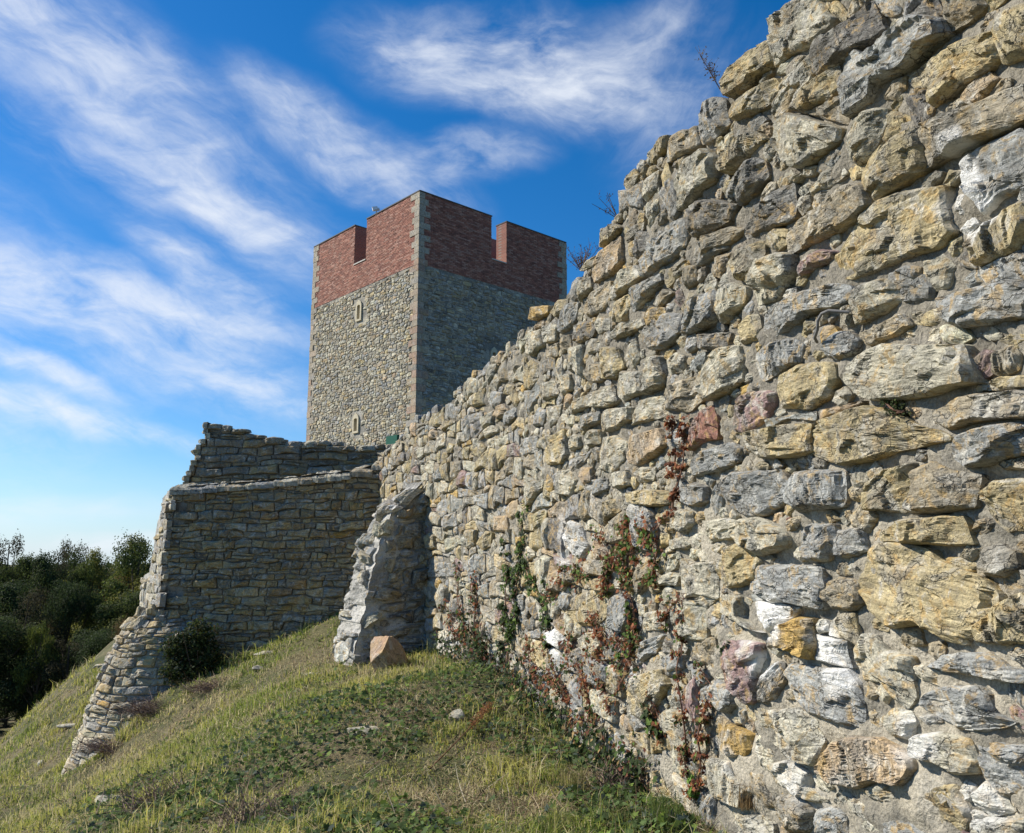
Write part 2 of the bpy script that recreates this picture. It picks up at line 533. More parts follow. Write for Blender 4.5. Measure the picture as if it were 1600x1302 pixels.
def stone_geo(poly, smap, prot, N, R, rng, color, rough=0.012, blot=None, round_=3.0, corner=0):
    poly = np.asarray(poly, float)
    if parea(poly) < 0:
        poly = poly[::-1]
    n = {13: 37, 9: 25, 6: 13, 4: 7, 3: 5}[R]
    r, t, T, rim = grid_of(n)
    M = 4 * (n - 1)
    if N >= 30:
        poly = np.stack([poly * .94 + np.roll(poly, -1, 0) * .06, poly * .06 + np.roll(poly, -1, 0) * .94], 1).reshape(-1, 2)
    pts = resample(poly, M)
    c = pts.mean(0)
    rel = pts - c
    size = math.sqrt(abs(parea(poly)))
    seed = int(rng.integers(1, 1 << 20))
    off = rng.random(3) * 40
    w, vec = np.linalg.eigh(np.cov(rel.T))
    ax = vec[:, 1]
    if ax[0] < 0:
        ax = -ax
    if rng.random() < 0.12:
        ax = np.array([-ax[1], ax[0]])
    ay = np.array([-ax[1], ax[0]])
    if n > 7:
        q = np.c_[rel, np.zeros(M)] + off
        e = vnoise(q / (size * .34), seed) * .045 + vnoise(q / .035, seed + 5) * .010 / max(size, .08)
        rel = rel * (1 + e)[:, None]
    tt = np.concatenate([np.arange(M) / M, [1.0]])
    rl = np.vstack([rel, rel[:1]])
    E = np.c_[np.interp(t, tt, rl[:, 0]), np.interp(t, tt, rl[:, 1])]
    P = E * r[:, None]
    loc = np.linalg.norm(E, axis=1)
    edge = (1 - r) * loc
    q = P / size
    H = np.full(len(P), 1.2)
    for i in range(6):
        an = rng.random() * 2 * math.pi
        if i < 2:
            g, o = 0.15 + 0.5 * rng.random(), 1.0 + .15 * rng.random()
        else:
            g, o = 0.9 + 2.2 * rng.random(), 1.25 + 0.8 * rng.random()
        H = np.minimum(H, o - g * (q[:, 0] * math.cos(an) + q[:, 1] * math.sin(an)))
    H = np.clip(H, 0.15, 1.25)
    ew = min(.012 + .02 * rng.random(), size * .16)
    f = np.clip(edge / ew, 0, 1) ** .7
    xl, yl = P @ ax, P @ ay
    d = prot * (0.34 + 0.66 * f * H)
    if n > 7:
        z0 = np.zeros(len(P))
        n1 = fbm(np.c_[xl / .13, yl / .06, z0] + off, 4, seed)
        wy = yl / 0.034 + 1.1 * n1 + vnoise(np.c_[xl / .2, yl / .12, z0] + off, seed + 9) * 1.3
        st = wy - np.floor(wy)
        lay_ = np.floor(wy)
        lv = vnoise(np.c_[lay_ * 7.7, np.floor(xl / .09 + lay_ * .37) * 3.3, z0] + .5, seed + 13)
        # broken facets: each patch round a random seed is its own tilted plane
        K = int(np.clip(size / .035, 4, 14))
        sx, sy = rng.uniform(xl.min(), xl.max(), K), rng.uniform(yl.min(), yl.max(), K)
        wx = xl + .014 * vnoise(np.c_[xl / .03, yl / .03, z0] + off, seed + 31)
        dd = ((wx[:, None] - sx[None]) * .6) ** 2 + (yl[:, None] - sy[None]) ** 2
        k_ = np.argmin(dd, 1)
        gx_, gy_ = rng.normal(0, .16, K), rng.normal(0, .26, K)
        hh_ = rng.normal(0, .008, K)
        blocky = np.clip((hh_[k_] + (xl - sx[k_]) * gx_[k_] + (yl - sy[k_]) * gy_[k_]) / .012, -.9, 1.6) * (1.0 if n > 25 else .55)
        amp = np.clip(edge / ew, 0, 1)
        fine = fbm(np.c_[xl / .022, yl / .014, z0] + off, 2, seed + 3)
        d = d + amp * rough * (.9 * n1 + .45 * (st - .5) + .6 * lv + .85 * blocky + .30 * fine)
    else:
        d = d + (1 - r) * rough * vnoise(np.c_[P / (size * .3), d * 0] + off, seed)
    d = np.where(rim, -0.07, d)
    Vw = smap(P + c, d)
    C = np.tile(np.append(np.array(color, float), 1.0), (len(P), 1))
    sp = np.c_[xl, yl, d * 1.2] + off
    if blot is not None:
        C = blot(P + c, C, sp)
    return Vw, T, C, sp


class Occ:
    "occupancy raster on a wall face"
    def __init__(self, u0, u1, v0, v1, res):
        self.u0, self.v0, self.res = u0, v0, res
        self.g = np.zeros((int((v1 - v0) / res) + 2, int((u1 - u0) / res) + 2), bool)

    def cells(self, poly):
        p = (poly - [self.u0, self.v0]) / self.res
        x0, y0 = np.floor(p.min(0)).astype(int)
        x1, y1 = np.ceil(p.max(0)).astype(int)
        x0, y0 = max(x0, 0), max(y0, 0)
        x1, y1 = min(x1, self.g.shape[1] - 1), min(y1, self.g.shape[0] - 1)
        if x1 <= x0 or y1 <= y0:
            return None
        X, Y = np.meshgrid(np.arange(x0, x1) + .5, np.arange(y0, y1) + .5)
        ins = np.zeros(X.shape, bool)
        n = len(p)
        for i in range(n):
            xa, ya = p[i]
            xb, yb = p[(i + 1) % n]
            if ya == yb:
                continue
            ins ^= ((ya > Y) != (yb > Y)) & (X < (xb - xa) * (Y - ya) / (yb - ya) + xa)
        return (slice(y0, y1), slice(x0, x1)), ins

    def overlap(self, poly):
        r = self.cells(poly)
        if r is None or r[1].sum() == 0:
            return 1.0
        return (self.g[r[0]] & r[1]).sum() / r[1].sum()

    def stamp(self, poly):
        r = self.cells(poly)
        if r is not None:
            self.g[r[0]] |= r[1]


def courses(u0, u1, v0, v1, rh, sw, rng, gap=0.012, wob=0.5, split=0.15, rvar=(.6, 1.45)):
    "irregular coursed rubble: list of polygons"
    polys = []
    rows = []
    v = v0
    while v < v1:
        h = rh * rng.uniform(*rvar)
        rows.append((v, v + h))
        v += h

    ph = rng.random((len(rows) + 2, 6)) * 6.283

    def line(u, j):
        p_ = ph[j]
        return rh * wob * (.42 * math.sin(u / sw * 1.13 + p_[0]) + .30 * math.sin(u / sw * 2.3 + p_[1]) + .22 * math.sin(u / sw * 4.9 + p_[2]) + .12 * math.sin(u / sw * 9.1 + p_[3]))
    for j, (a, b) in enumerate(rows):
        u = u0 - rng.random() * sw
        tl = rng.normal(0, .12)
        while u < u1:
            w = sw * rng.uniform(0.45, 1.75)
            tr = rng.normal(0, .16)
            hh = b - a
            L = [(u + tl * hh * -.5, a + line(u, j)), (u + w * .5, a + line(u + w * .5, j)), (u + w - tr * hh * .5, a + line(u + w, j)),
                 (u + w + tr * hh * .5, b + line(u + w, j + 1)), (u + w * .5, b + line(u + w * .5, j + 1)), (u + tl * hh * .5, b + line(u, j + 1))]
            L = np.array(L)
            if rng.random() < split and w > sw * .8:
                m1, m2 = rng.uniform(.35, .65), rng.uniform(.35, .65)
                pL, pR = L[0] * (1 - m1) + L[5] * m1, L[2] * (1 - m2) + L[3] * m2
                parts_ = [np.array([L[0], L[1], L[2], pR, pL]), np.array([pL, pR, L[3], L[4], L[5]])]
            else:
                parts_ = [L]
            for q in parts_:
                q = q + rng.normal(0, rh * .05, q.shape)
                c = q.mean(0)
                r = q - c
                ext = np.abs(r).max(0)
                r = r * np.clip(1 - gap / ext, .5, 1)
                polys.append(c + r)
            u += w
            tl = tr
    return polys


def pick_color(rng, weights):
    ks = list(weights)
    w = np.array([weights[k] for k in ks], float)
    k = ks[rng.choice(len(ks), p=w / w.sum())]
    c = np.array(PAL[k])
    c = c * rng.uniform(.78, 1.2) * (1 + rng.normal(0, .012, 3))
    return np.clip(c, .03, .75)


def screen_size(w):
    "pixels (1600 wide) per metre at a point and whether it is in the frame"
    c, s = math.cos(PITCH), math.sin(PITCH)
    dep = w[1] * c + w[2] * s
    if dep < .3:
        return 0, False
    x = CX + F * w[0] / dep
    y = CY - F * (-w[1] * s + w[2] * c) / dep
    return F / dep, (-60 < x < 1660 and -60 < y < 1362)


def lay(root, jobs, mat, limit=300, part_name='stone', stuff_name='small_stones'):
    "jobs: list of (geometry, area on screen); the largest become parts, the rest one stuff part"
    jobs = sorted(jobs, key=lambda j: -j[1])
    for g, a in jobs[:limit]:
        part(part_name, *g[:2], mat, root, g[2], g[3], smooth=False, center=True)
    rest = [j[0] for j in jobs[limit:]]
    if rest:
        V, T, C, S = merge(rest)
        part(stuff_name, V, T, mat, root, C, S, kind='stuff')


def tinted(jobs, k):
    for g, _ in jobs:
        g[2][:, :3] *= np.array(k)
    return jobs


def stone_jobs(polys, smap, rng, colors, prot=(.02, .06), cols=None, rough=.012, blot=None, quality=1.0, fore=1.0, corner=1):
    jobs = []
    for i, p in enumerate(polys):
        c = p.mean(0)
        w = smap(c[None, :], np.array([0.0]))[0]
        w2 = smap(c[None, :] + [[.1, 0]], np.array([0.0]))[0]
        ppm, inside = screen_size(w)
        view = w / (np.linalg.norm(w) + 1e-6)
        t = (w2 - w) / .1
        fs = math.sqrt(max(1e-4, 1 - np.dot(t, view) ** 2))
        A = abs(parea(p))
        px = math.sqrt(A * fs) * ppm * quality
        if not inside:
            px = min(px, 25)
        if px > 52:
            N, R = 68, 13
        elif px > 27:
            N, R = 40, 9
        elif px > 13:
            N, R = 22, 6
        else:
            N, R = 11, 4
        col = cols[i] if cols is not None and cols[i] is not None else pick_color(rng, colors)
        g = stone_geo(p, smap, rng.uniform(*prot) * min(1.6, max(.5, math.sqrt(A) / .18)), N, R, rng, col, rough, blot, corner=corner)
        jobs.append((g, px * px if inside else 0))
    return jobs


def grid_geo(nu, nv, fn):
    "grid mesh, fn(U,V in 0..1 flat arrays) -> xyz"
    U, V = np.meshgrid(np.linspace(0, 1, nu), np.linspace(0, 1, nv))
    X = fn(U.ravel(), V.ravel())
    i, j = np.meshgrid(np.arange(nu - 1), np.arange(nv - 1))
    a = (j * nu + i).ravel()
    T = np.concatenate([np.c_[a, a + 1, a + 1 + nu], np.c_[a, a + 1 + nu, a + nu]])
    return X, T, np.full((len(X), 3), .4), X.copy()

# ------------------------------------------------------------------ terrain
def tps_fit(P, z):
    n = len(P)
    d = np.linalg.norm(P[:, None] - P[None], axis=2)
    K = np.where(d > 0, d * d * np.log(d + 1e-9), 0) + np.eye(n) * 0.05
    A = np.zeros((n + 3, n + 3))
    A[:n, :n] = K
    A[:n, n] = 1; A[:n, n + 1:] = P
    A[n, :n] = 1; A[n + 1:, :n] = P.T
    w = np.linalg.solve(A, np.concatenate([z, np.zeros(3)]))
    return w


GP = [(0, 0, -1.65), (2, 0, -1.65), (0, 3, -1.66), (1.15, 6, -1.66), (3, 6, -1.66), (2, 10, -1.5), (0, 17.5, -.9), (0, 14, -1.1),
      (-20, 22, -11), (-17.5, 30, -9.5), (-15, 25, -6.6), (-16, 37, -8.5), (-25, 30, -12), (-14, 14, -6.2), (-13, 8, -5.6), (-9.5, 4, -4.2), (-8.5, 0, -3.8),
      (-30, 15, -13), (-5, 2, -2.5), (-18, 45, -11), (-8.8, 22, -2.2), (-9.5, 27, -1.6), (-4, 20, -1.2), (-26, 2, -11), (-3, -4, -2.0), (3, -4, -1.7), (-10, -5, -4.5)]
for px, py, Y in [(664, 1013, 13.3), (560, 960, 15.7), (480, 985, 16.2), (360, 1035, 16.3), (250, 1085, 15.9), (100, 1240, 15.8), (135, 1215, 14.4), (50, 1275, 13.5), (520, 1100, 9.5), (600, 1302, 5.5),
                  (300, 1200, 9.5), (0, 1302, 9.5), (150, 1302, 8), (400, 1302, 6.3), (880, 1150, 8.4), (0, 1185, 21), (-60, 1235, 20), (60, 1100, 24), (170, 1010, 29),
                  (110, 1160, 19), (30, 1230, 15)]:
    v = at(px, py, Y)
    GP.append((v.x, v.y, v.z))
GP = np.array(GP)
GW = tps_fit(GP[:, :2], GP[:, 2])


def ground_z(x, y, rough=True):
    x = np.atleast_1d(np.asarray(x, float)); y = np.atleast_1d(np.asarray(y, float))
    out = np.zeros(len(x))
    for s in range(0, len(x), 20000):
        X, Y = x[s:s + 20000], y[s:s + 20000]
        Xc, Yc = np.clip(X, -26, 5), np.clip(Y, -5, 42)
        d = np.hypot(Xc[:, None] - GP[None, :, 0], Yc[:, None] - GP[None, :, 1])
        K = np.where(d > 0, d * d * np.log(d + 1e-9), 0)
        z = K @ GW[:-3] + GW[-3] + GW[-2] * Xc + GW[-1] * Yc
        far = np.hypot(X - Xc, Y - Yc)
        k = np.clip(far / 16, 0, 1)
        k = k * k * (3 - 2 * k)
        z = z * (1 - k) + (-11.5 - 2.0 * np.clip(far / 300, 0, 1)) * k
        z = np.maximum(z, -13.5)
        if rough:
            z = z + .10 * fbm(np.c_[X / 1.6, Y / 1.6, X * 0], 4, 3) * (1 + np.clip(far / 20, 0, 4)) + .03 * fbm(np.c_[X / .25, Y / .25, X * 0], 2, 8)
        out[s:s + 20000] = z
    return out


def spaced(a, b, fine, lo, hi):
    "coordinates fine between a and b, growing outwards to lo and hi"
    mid = list(np.arange(a, b + 1e-6, fine))
    l, st = [], fine
    x = a
    while x > lo:
        st *= 1.22; x -= st; l.append(x)
    r, st, x = [], fine, b
    while x < hi:
        st *= 1.22; x += st; r.append(x)
    return np.array(l[::-1] + mid + r)


gx, gy = spaced(-15, 3, .16, -2500, 2500), spaced(1, 31, .16, -1500, 4500)
GX, GY = np.meshgrid(gx, gy)
GZ = ground_z(GX.ravel(), GY.ravel())
ii, jj = np.meshgrid(np.arange(len(gx) - 1), np.arange(len(gy) - 1))
a_ = (jj * len(gx) + ii).ravel(); nx_ = len(gx)
TT = np.concatenate([np.c_[a_, a_ + 1, a_ + 1 + nx_], np.c_[a_, a_ + 1 + nx_, a_ + nx_]])

m, t, b, out = base_mat('grassy_soil', 1.0)
geo = t.n('ShaderNodeNewGeometry')
p = geo.outputs['Position']
n1 = t.noise(p, 0.9, 6, 0.65, 0.3)
n2 = t.noise(p, 26, 5, 0.75)
n3 = t.noise(p, 0.35, 3, 0.5)
c1 = t.mix(t.ramp(n1, 0.40, 0.62), (0.10, 0.11, 0.04, 1), (0.22, 0.18, 0.10, 1))
c1 = t.mix(t.math('MULTIPLY', t.ramp(n3, 0.5, 0.65), .5), c1, (0.15, 0.16, 0.05, 1))
c2 = t.mix(t.ramp(n2, 0.35, 0.7), t.mix(1.0, c1, (0.45, 0.45, 0.45, 1), 'MULTIPLY'), c1)
t.put(b.inputs['Base Color'], c2)
bp = t.n('ShaderNodeBump', i_Strength=0.9, i_Distance=0.04)
t.put(bp.inputs['Height'], n2)
t.put(b.inputs['Normal'], bp.outputs[0])
M_GROUND = m
me = mesh_np('ground', np.c_[GX.ravel(), GY.ravel(), GZ], TT, M_GROUND, smooth=True)
link('ground', me, kind='structure')

# ------------------------------------------------------------------ the long rubble wall on the right
us = np.arange(-9.5, 13.01, .05)
dirx = np.interp(us, [-9.5, 3.4, 5.2, 13], [-.2595, -.2595, -.43, -.43])
T2 = np.c_[dirx, np.ones_like(dirx)]
T2 /= np.linalg.norm(T2, axis=1)[:, None]
PP = np.zeros((len(us), 2))
i0 = int(np.argmin(np.abs(us)))
PP[i0] = (1.15, 6)
for i in range(i0 + 1, len(us)):
    PP[i] = PP[i - 1] + T2[i] * .05
for i in range(i0 - 1, -1, -1):
    PP[i] = PP[i + 1] - T2[i] * .05


def wall_xy(u):
    return np.c_[np.interp(u, us, PP[:, 0]), np.interp(u, us, PP[:, 1])]


def wall_n(u):
    tx, ty = np.interp(u, us, T2[:, 0]), np.interp(u, us, T2[:, 1])
    n = np.c_[-ty, tx]
    return n / np.linalg.norm(n, axis=1)[:, None]


def wall_map(uv, d):
    xy = wall_xy(uv[:, 0]) + wall_n(uv[:, 0]) * np.asarray(d)[:, None]
    return np.c_[xy, uv[:, 1]]


def surf_n(uv):
    return wall_n(uv[:, 0])


ok = PP[:, 1] > 1.2
kk, uk, yk = (PP[ok, 0] / PP[ok, 1])[::-1], us[ok][::-1], PP[ok, 1][::-1]


def px2uv(px, py):
    a, _, c = ray(px, py)
    return np.interp(a, kk, uk), c * np.interp(a, kk, yk)


U_END = px2uv(597, 700)[0]
TOP = [(1250, -6), (1222, 52), (1190, 88), (1158, 122), (1140, 140), (1104, 188), (1045, 208), (1020, 235), (984, 270), (972, 312), (950, 365), (932, 398), (900, 436), (882, 462),
       (845, 490), (820, 518), (770, 560), (735, 590), (700, 630), (655, 652), (625, 682), (600, 704)]
tp = np.array([px2uv(*q) for q in TOP])
tp = tp[np.argsort(tp[:, 0])]


def wall_top(u):
    u = np.asarray(u, float)
    z = np.interp(u, tp[:, 0], tp[:, 1])
    z = np.where(u < tp[0, 0], tp[0, 1] + np.minimum(.35, (tp[0, 0] - u) * .25), z)
    return z


# traced stones: crop offsets and scale, colour code, outline
TR = {}
TR[(1050, 0, .3456)] = """w 480,100 600,5 690,0 720,60 760,90 740,130 660,190 560,240 490,300 478,200
y 700,-10 760,0 800,60 790,105 755,85 720,50
y 265,390 320,310 390,235 465,192 478,285 440,325 400,345 380,385 290,440 272,420
g 150,473 200,447 253,462 272,560 220,612 157,655 140,610
y 310,480 380,410 470,362 498,385 478,455 400,512 308,545 297,510
w 520,372 600,292 658,262 663,335 625,400 560,460 545,520 486,540 482,470
y 605,432 680,362 768,302 785,352 760,420 700,470 650,498 588,500
d 672,268 720,190 830,120 920,22 958,80 980,142 930,190 840,240 772,290 700,328 668,330
g 825,260 880,230 930,262 1040,180 1150,90 1238,120 1243,180 1170,230 1100,300 1040,340 958,380 935,440 860,510 828,520
y 1105,355 1200,262 1330,192 1475,155 1500,270 1400,340 1290,410 1205,485 1188,400 1125,395
d 1090,450 1125,402 1185,402 1200,485 1185,525 1133,575 1092,540
w 502,562 560,520 620,530 690,560 788,590 778,640 700,690 640,740 580,752 520,710 495,650
w 820,612 880,540 950,502 995,505 985,570 955,640 930,700 870,738 830,720
y 1000,512 1060,520 1090,540 1070,600 1000,650 965,638 990,578
y 900,780 950,700 1000,640 1080,612 1148,592 1160,640 1170,755 1080,830 1000,870 942,910 892,860
b 1160,605 1260,540 1400,480 1590,400 1640,520 1480,620 1370,662 1270,712 1190,750
g 1335,745 1400,682 1590,592 1660,640 1640,800 1500,900 1440,962 1400,920 1342,830
y 872,1010 960,912 1060,880 1228,862 1240,960 1268,1050 1210,1120 1080,1160 960,1200 850,1248 785,1250 770,1162 812,1100
y 1400,1080 1470,1002 1590,932 1660,1000 1590,1130 1500,1160 1400,1198
p 580,1212 620,1162 700,1132 768,1140 750,1180 660,1212 600,1248
b 600,1000 720,930 850,842 910,850 920,940 860,1000 740,1060 650,1100 560,1148 552,1060
d 350,1040 400,940 480,872 558,842 570,930 558,990 470,1030 360,1075
d 302,850 340,780 400,722 440,740 450,800 400,860 340,930 300,890
y 242,700 310,632 400,602 440,640 380,690 330,740 270,788 240,760
w 48,770 110,722 180,682 214,722 208,810 150,880 52,952 38,860
d 115,940 150,910 220,910 308,930 280,1000 200,1040 120,1070
b 130,1100 200,1062 280,1032 338,1042 300,1090 200,1150 122,1188
w 382,1250 402,1180 500,1152 568,1152 558,1230 520,1290 400,1310
y 282,1190 340,1122 428,1092 438,1150 390,1220 312,1268
w 652,860 700,782 780,742 800,790 740,840 655,890
y 442,1060 480,1032 528,1042 530,1100 480,1138 442,1110
g -20,1030 60,992 90,1032 70,1110 0,1178 -30,1130
b 0,640 60,592 120,592 138,660 60,700 -10,738
g 932,-40 1058,-30 1040,60 1000,80 935,60
y 1465,130 1500,62 1590,20 1680,40 1660,230 1510,288 1482,200
b 1262,-20 1400,-40 1440,30 1340,110 1262,148 1247,80
w 1152,1180 1250,1142 1288,1210 1260,1298 1150,1330
g 1005,1240 1080,1202 1138,1212 1128,1300 1020,1330
g 1405,1220 1590,1132 1680,1180 1640,1300 1460,1330
g 0,950 -40,880 10,810 40,860 45,960 20,1000
b 640,520 600,515 590,505 650,502 720,470 800,430 812,500 800,560 720,545
d 1060,60 1110,20 1200,-20 1235,70 1150,82 1090,110"""
TR[(1050, 450, .3456)] = """g 90,150 130,62 220,12 233,62 218,150 150,188 82,208
w 237,90 252,12 300,-18 348,2 348,60 290,120 240,158 224,130
y 312,180 350,132 400,122 413,180 400,228 332,258
w 382,0 470,-55 528,-20 480,50 402,74
g 447,120 480,80 600,20 740,-10 808,0 828,50 760,90 650,112 590,160 480,218 447,200
w 838,60 862,2 940,-28 1038,-38 1058,60 1000,90 900,140 852,160
g 1064,0 1150,-58 1200,0 1190,50 1120,68 1066,68
g 1225,52 1330,20 1590,-28 1680,20 1640,130 1480,158 1350,178 1242,130
y 1102,120 1180,96 1250,110 1268,150 1200,174 1112,160
b 864,210 950,170 1068,122 1108,170 1030,218 902,258
g 402,300 460,252 560,232 598,262 588,340 520,370 432,418 397,350
g 712,270 760,202 818,202 858,240 840,290 770,328 722,310
w 172,450 192,360 252,280 318,272 338,330 328,420 270,470 192,503
y 512,400 600,352 700,340 748,352 758,420 718,490 640,548 590,540 522,538 502,460
w 822,360 880,312 1000,262 1180,270 1338,266 1378,360 1388,428 1290,440 1180,480 1080,500 952,503 882,480 832,420
p 1373,330 1420,282 1458,292 1458,390 1400,418 1372,380
b 1473,290 1560,262 1590,300 1580,370 1500,398 1462,380
y 1402,440 1500,402 1640,400 1640,450 1480,464 1402,468
r 112,620 150,562 200,537 213,600 213,680 150,700 97,733 97,680
p 302,540 350,482 430,470 478,482 468,540 420,608 340,648 292,638
y 367,660 450,642 560,622 648,622 640,690 648,738 560,763 422,768 382,720
y 637,660 720,602 820,562 900,542 1010,562 1120,622 1250,670 1258,690 1150,710 1030,738 930,770 820,793 760,778 700,758 652,720
b 1233,560 1320,502 1430,482 1640,470 1640,590 1480,598 1380,608 1290,638 1242,600
g 1312,670 1400,642 1590,612 1660,640 1640,740 1480,788 1370,808 1312,770
g 102,790 150,742 280,702 318,732 308,790 230,828 122,848
g 62,910 120,882 168,902 168,968 130,988 72,970
g 182,960 228,872 238,930 228,1000 202,1023
g 242,910 290,842 400,832 500,832 538,872 528,958 480,990 430,1028 330,1010 272,980
g 542,900 580,842 680,827 798,837 798,960 788,988 700,998 600,1008 557,970
y 922,900 1000,822 1108,802 1115,860 1098,960 1078,1008 960,1003 917,1000
b 1122,832 1200,792 1290,832 1408,852 1398,920 1388,988 1280,1008 1140,1018 1100,1000 1118,930
y 1412,930 1480,882 1590,867 1680,900 1680,1080 1540,1098 1480,1050 1452,990
w 292,1120 330,1052 420,1042 500,1082 548,1122 538,1168 470,1188 420,1208 340,1168
w 132,1120 180,1052 278,1042 308,1072 278,1130 190,1148
g 612,1110 640,1072 748,1072 758,1140 738,1228 660,1238 612,1200
g 770,1102 880,1082 898,1140 898,1190 800,1218 772,1200
y 982,1110 1060,1052 1190,1037 1328,1037 1350,1082 1378,1158 1250,1160 1100,1153 982,1143
w 12,1020 60,1002 108,1012 118,1060 80,1108 12,1080
w 2,1140 80,1122 98,1160 60,1183 2,1178
r 525,1041 545,1036 547,1058 528,1060
b 1480,790 1590,765 1660,780 1640,820 1520,822"""
TR[(1050, 850, .3472)] = """y 232,90 262,22 320,2 380,42 403,82 388,150 330,188 270,188 237,140
y 912,120 922,52 962,17 1060,12 1180,42 1210,82 1400,152 1468,222 1468,300 1400,398 1330,438 1250,418 1150,358 1020,368 942,308 892,240 862,200
b 1392,90 1422,22 1500,2 1558,42 1568,110 1520,148 1402,138
g 387,150 420,102 560,97 688,112 698,200 688,288 640,288 560,258 480,262 392,210
b 702,180 780,152 858,172 868,260 820,298 740,288 702,240
w 242,230 330,238 332,330 438,398 350,368 242,310
W 392,260 500,272 590,290 560,340 500,380 460,398 402,340
o 472,400 520,362 600,337 650,342 658,430 643,518 590,498 540,460 490,468
g 667,412 740,432 800,442 800,490 828,558 760,543 662,518
p 262,450 330,442 428,452 430,520 408,590 398,698 370,708 330,660 272,620 264,530
d 432,590 490,532 518,542 518,620 480,690 440,718 407,700
g 527,580 560,542 680,562 800,572 848,640 878,740 878,818 800,808 720,788 640,758 582,700 552,620
w 842,480 880,412 950,422 990,482 1088,512 1098,620 1108,680 1075,733 1030,700 980,640 930,590 862,550
g 1182,550 1240,502 1340,492 1450,492 1520,552 1640,572 1640,628 1470,608 1350,588 1232,568
y 1402,380 1470,302 1584,232 1660,300 1640,440 1500,448 1402,438
g 1152,700 1220,652 1380,642 1438,680 1468,760 1555,800 1430,838 1320,828 1250,788 1152,730
g 152,660 210,612 300,652 303,720 270,758 220,730 152,700
o 217,850 232,782 300,822 368,860 378,920 350,953 280,953 232,920
y 342,710 400,722 438,760 438,818 390,808 352,770
w 442,760 600,742 668,800 698,880 660,988 590,958 480,898 432,830
t 742,970 780,902 840,872 960,882 1098,970 1108,1010 1060,1078 960,1060 860,1098 770,1068 727,1010
d 1064,1100 1120,992 1178,1040 1178,1080 1120,1128 1072,1148
w 862,1110 960,1072 1048,1092 1038,1170 1000,1188 932,1150
w 952,790 1010,742 1088,752 1108,800 1080,878 1000,858
w 1132,860 1240,852 1358,882 1398,980 1388,1028 1300,1038 1220,988 1132,950
g 1402,900 1500,902 1640,932 1640,1150 1500,1118 1432,1050 1412,970
w 472,990 560,972 638,1030 638,1090 718,1150 650,1158 540,1098 482,1060
w 192,970 280,982 298,1050 378,1100 350,1188 222,1138 182,1080
b 382,1030 428,1042 468,1130 478,1178 430,1188 392,1110
b 502,1130 600,1132 658,1200 640,1288 530,1288 502,1210
g 672,1200 740,1182 798,1230 800,1320 680,1330
w 302,1220 420,1222 468,1260 470,1330 320,1330
y 1152,1130 1220,1082 1298,1092 1358,1200 1338,1290 1240,1278 1172,1220
w 1382,1120 1440,1062 1518,1132 1555,1200 1450,1218 1392,1178
g 962,1230 1100,1242 1180,1310 1000,1360
w 782,1110 898,1172 948,1230 910,1258 820,1200
y 1232,62 1330,62 1388,100 1360,128 1262,110
w 1362,1250 1450,1232 1640,1242 1640,1340 1380,1350
g 102,570 160,562 178,600 150,638 102,638
g 2,500 60,502 60,558 2,578
b 132,440 200,422 208,500 208,560 150,538 112,480
w 1320,1210 1370,1195 1440,1225 1350,1245"""
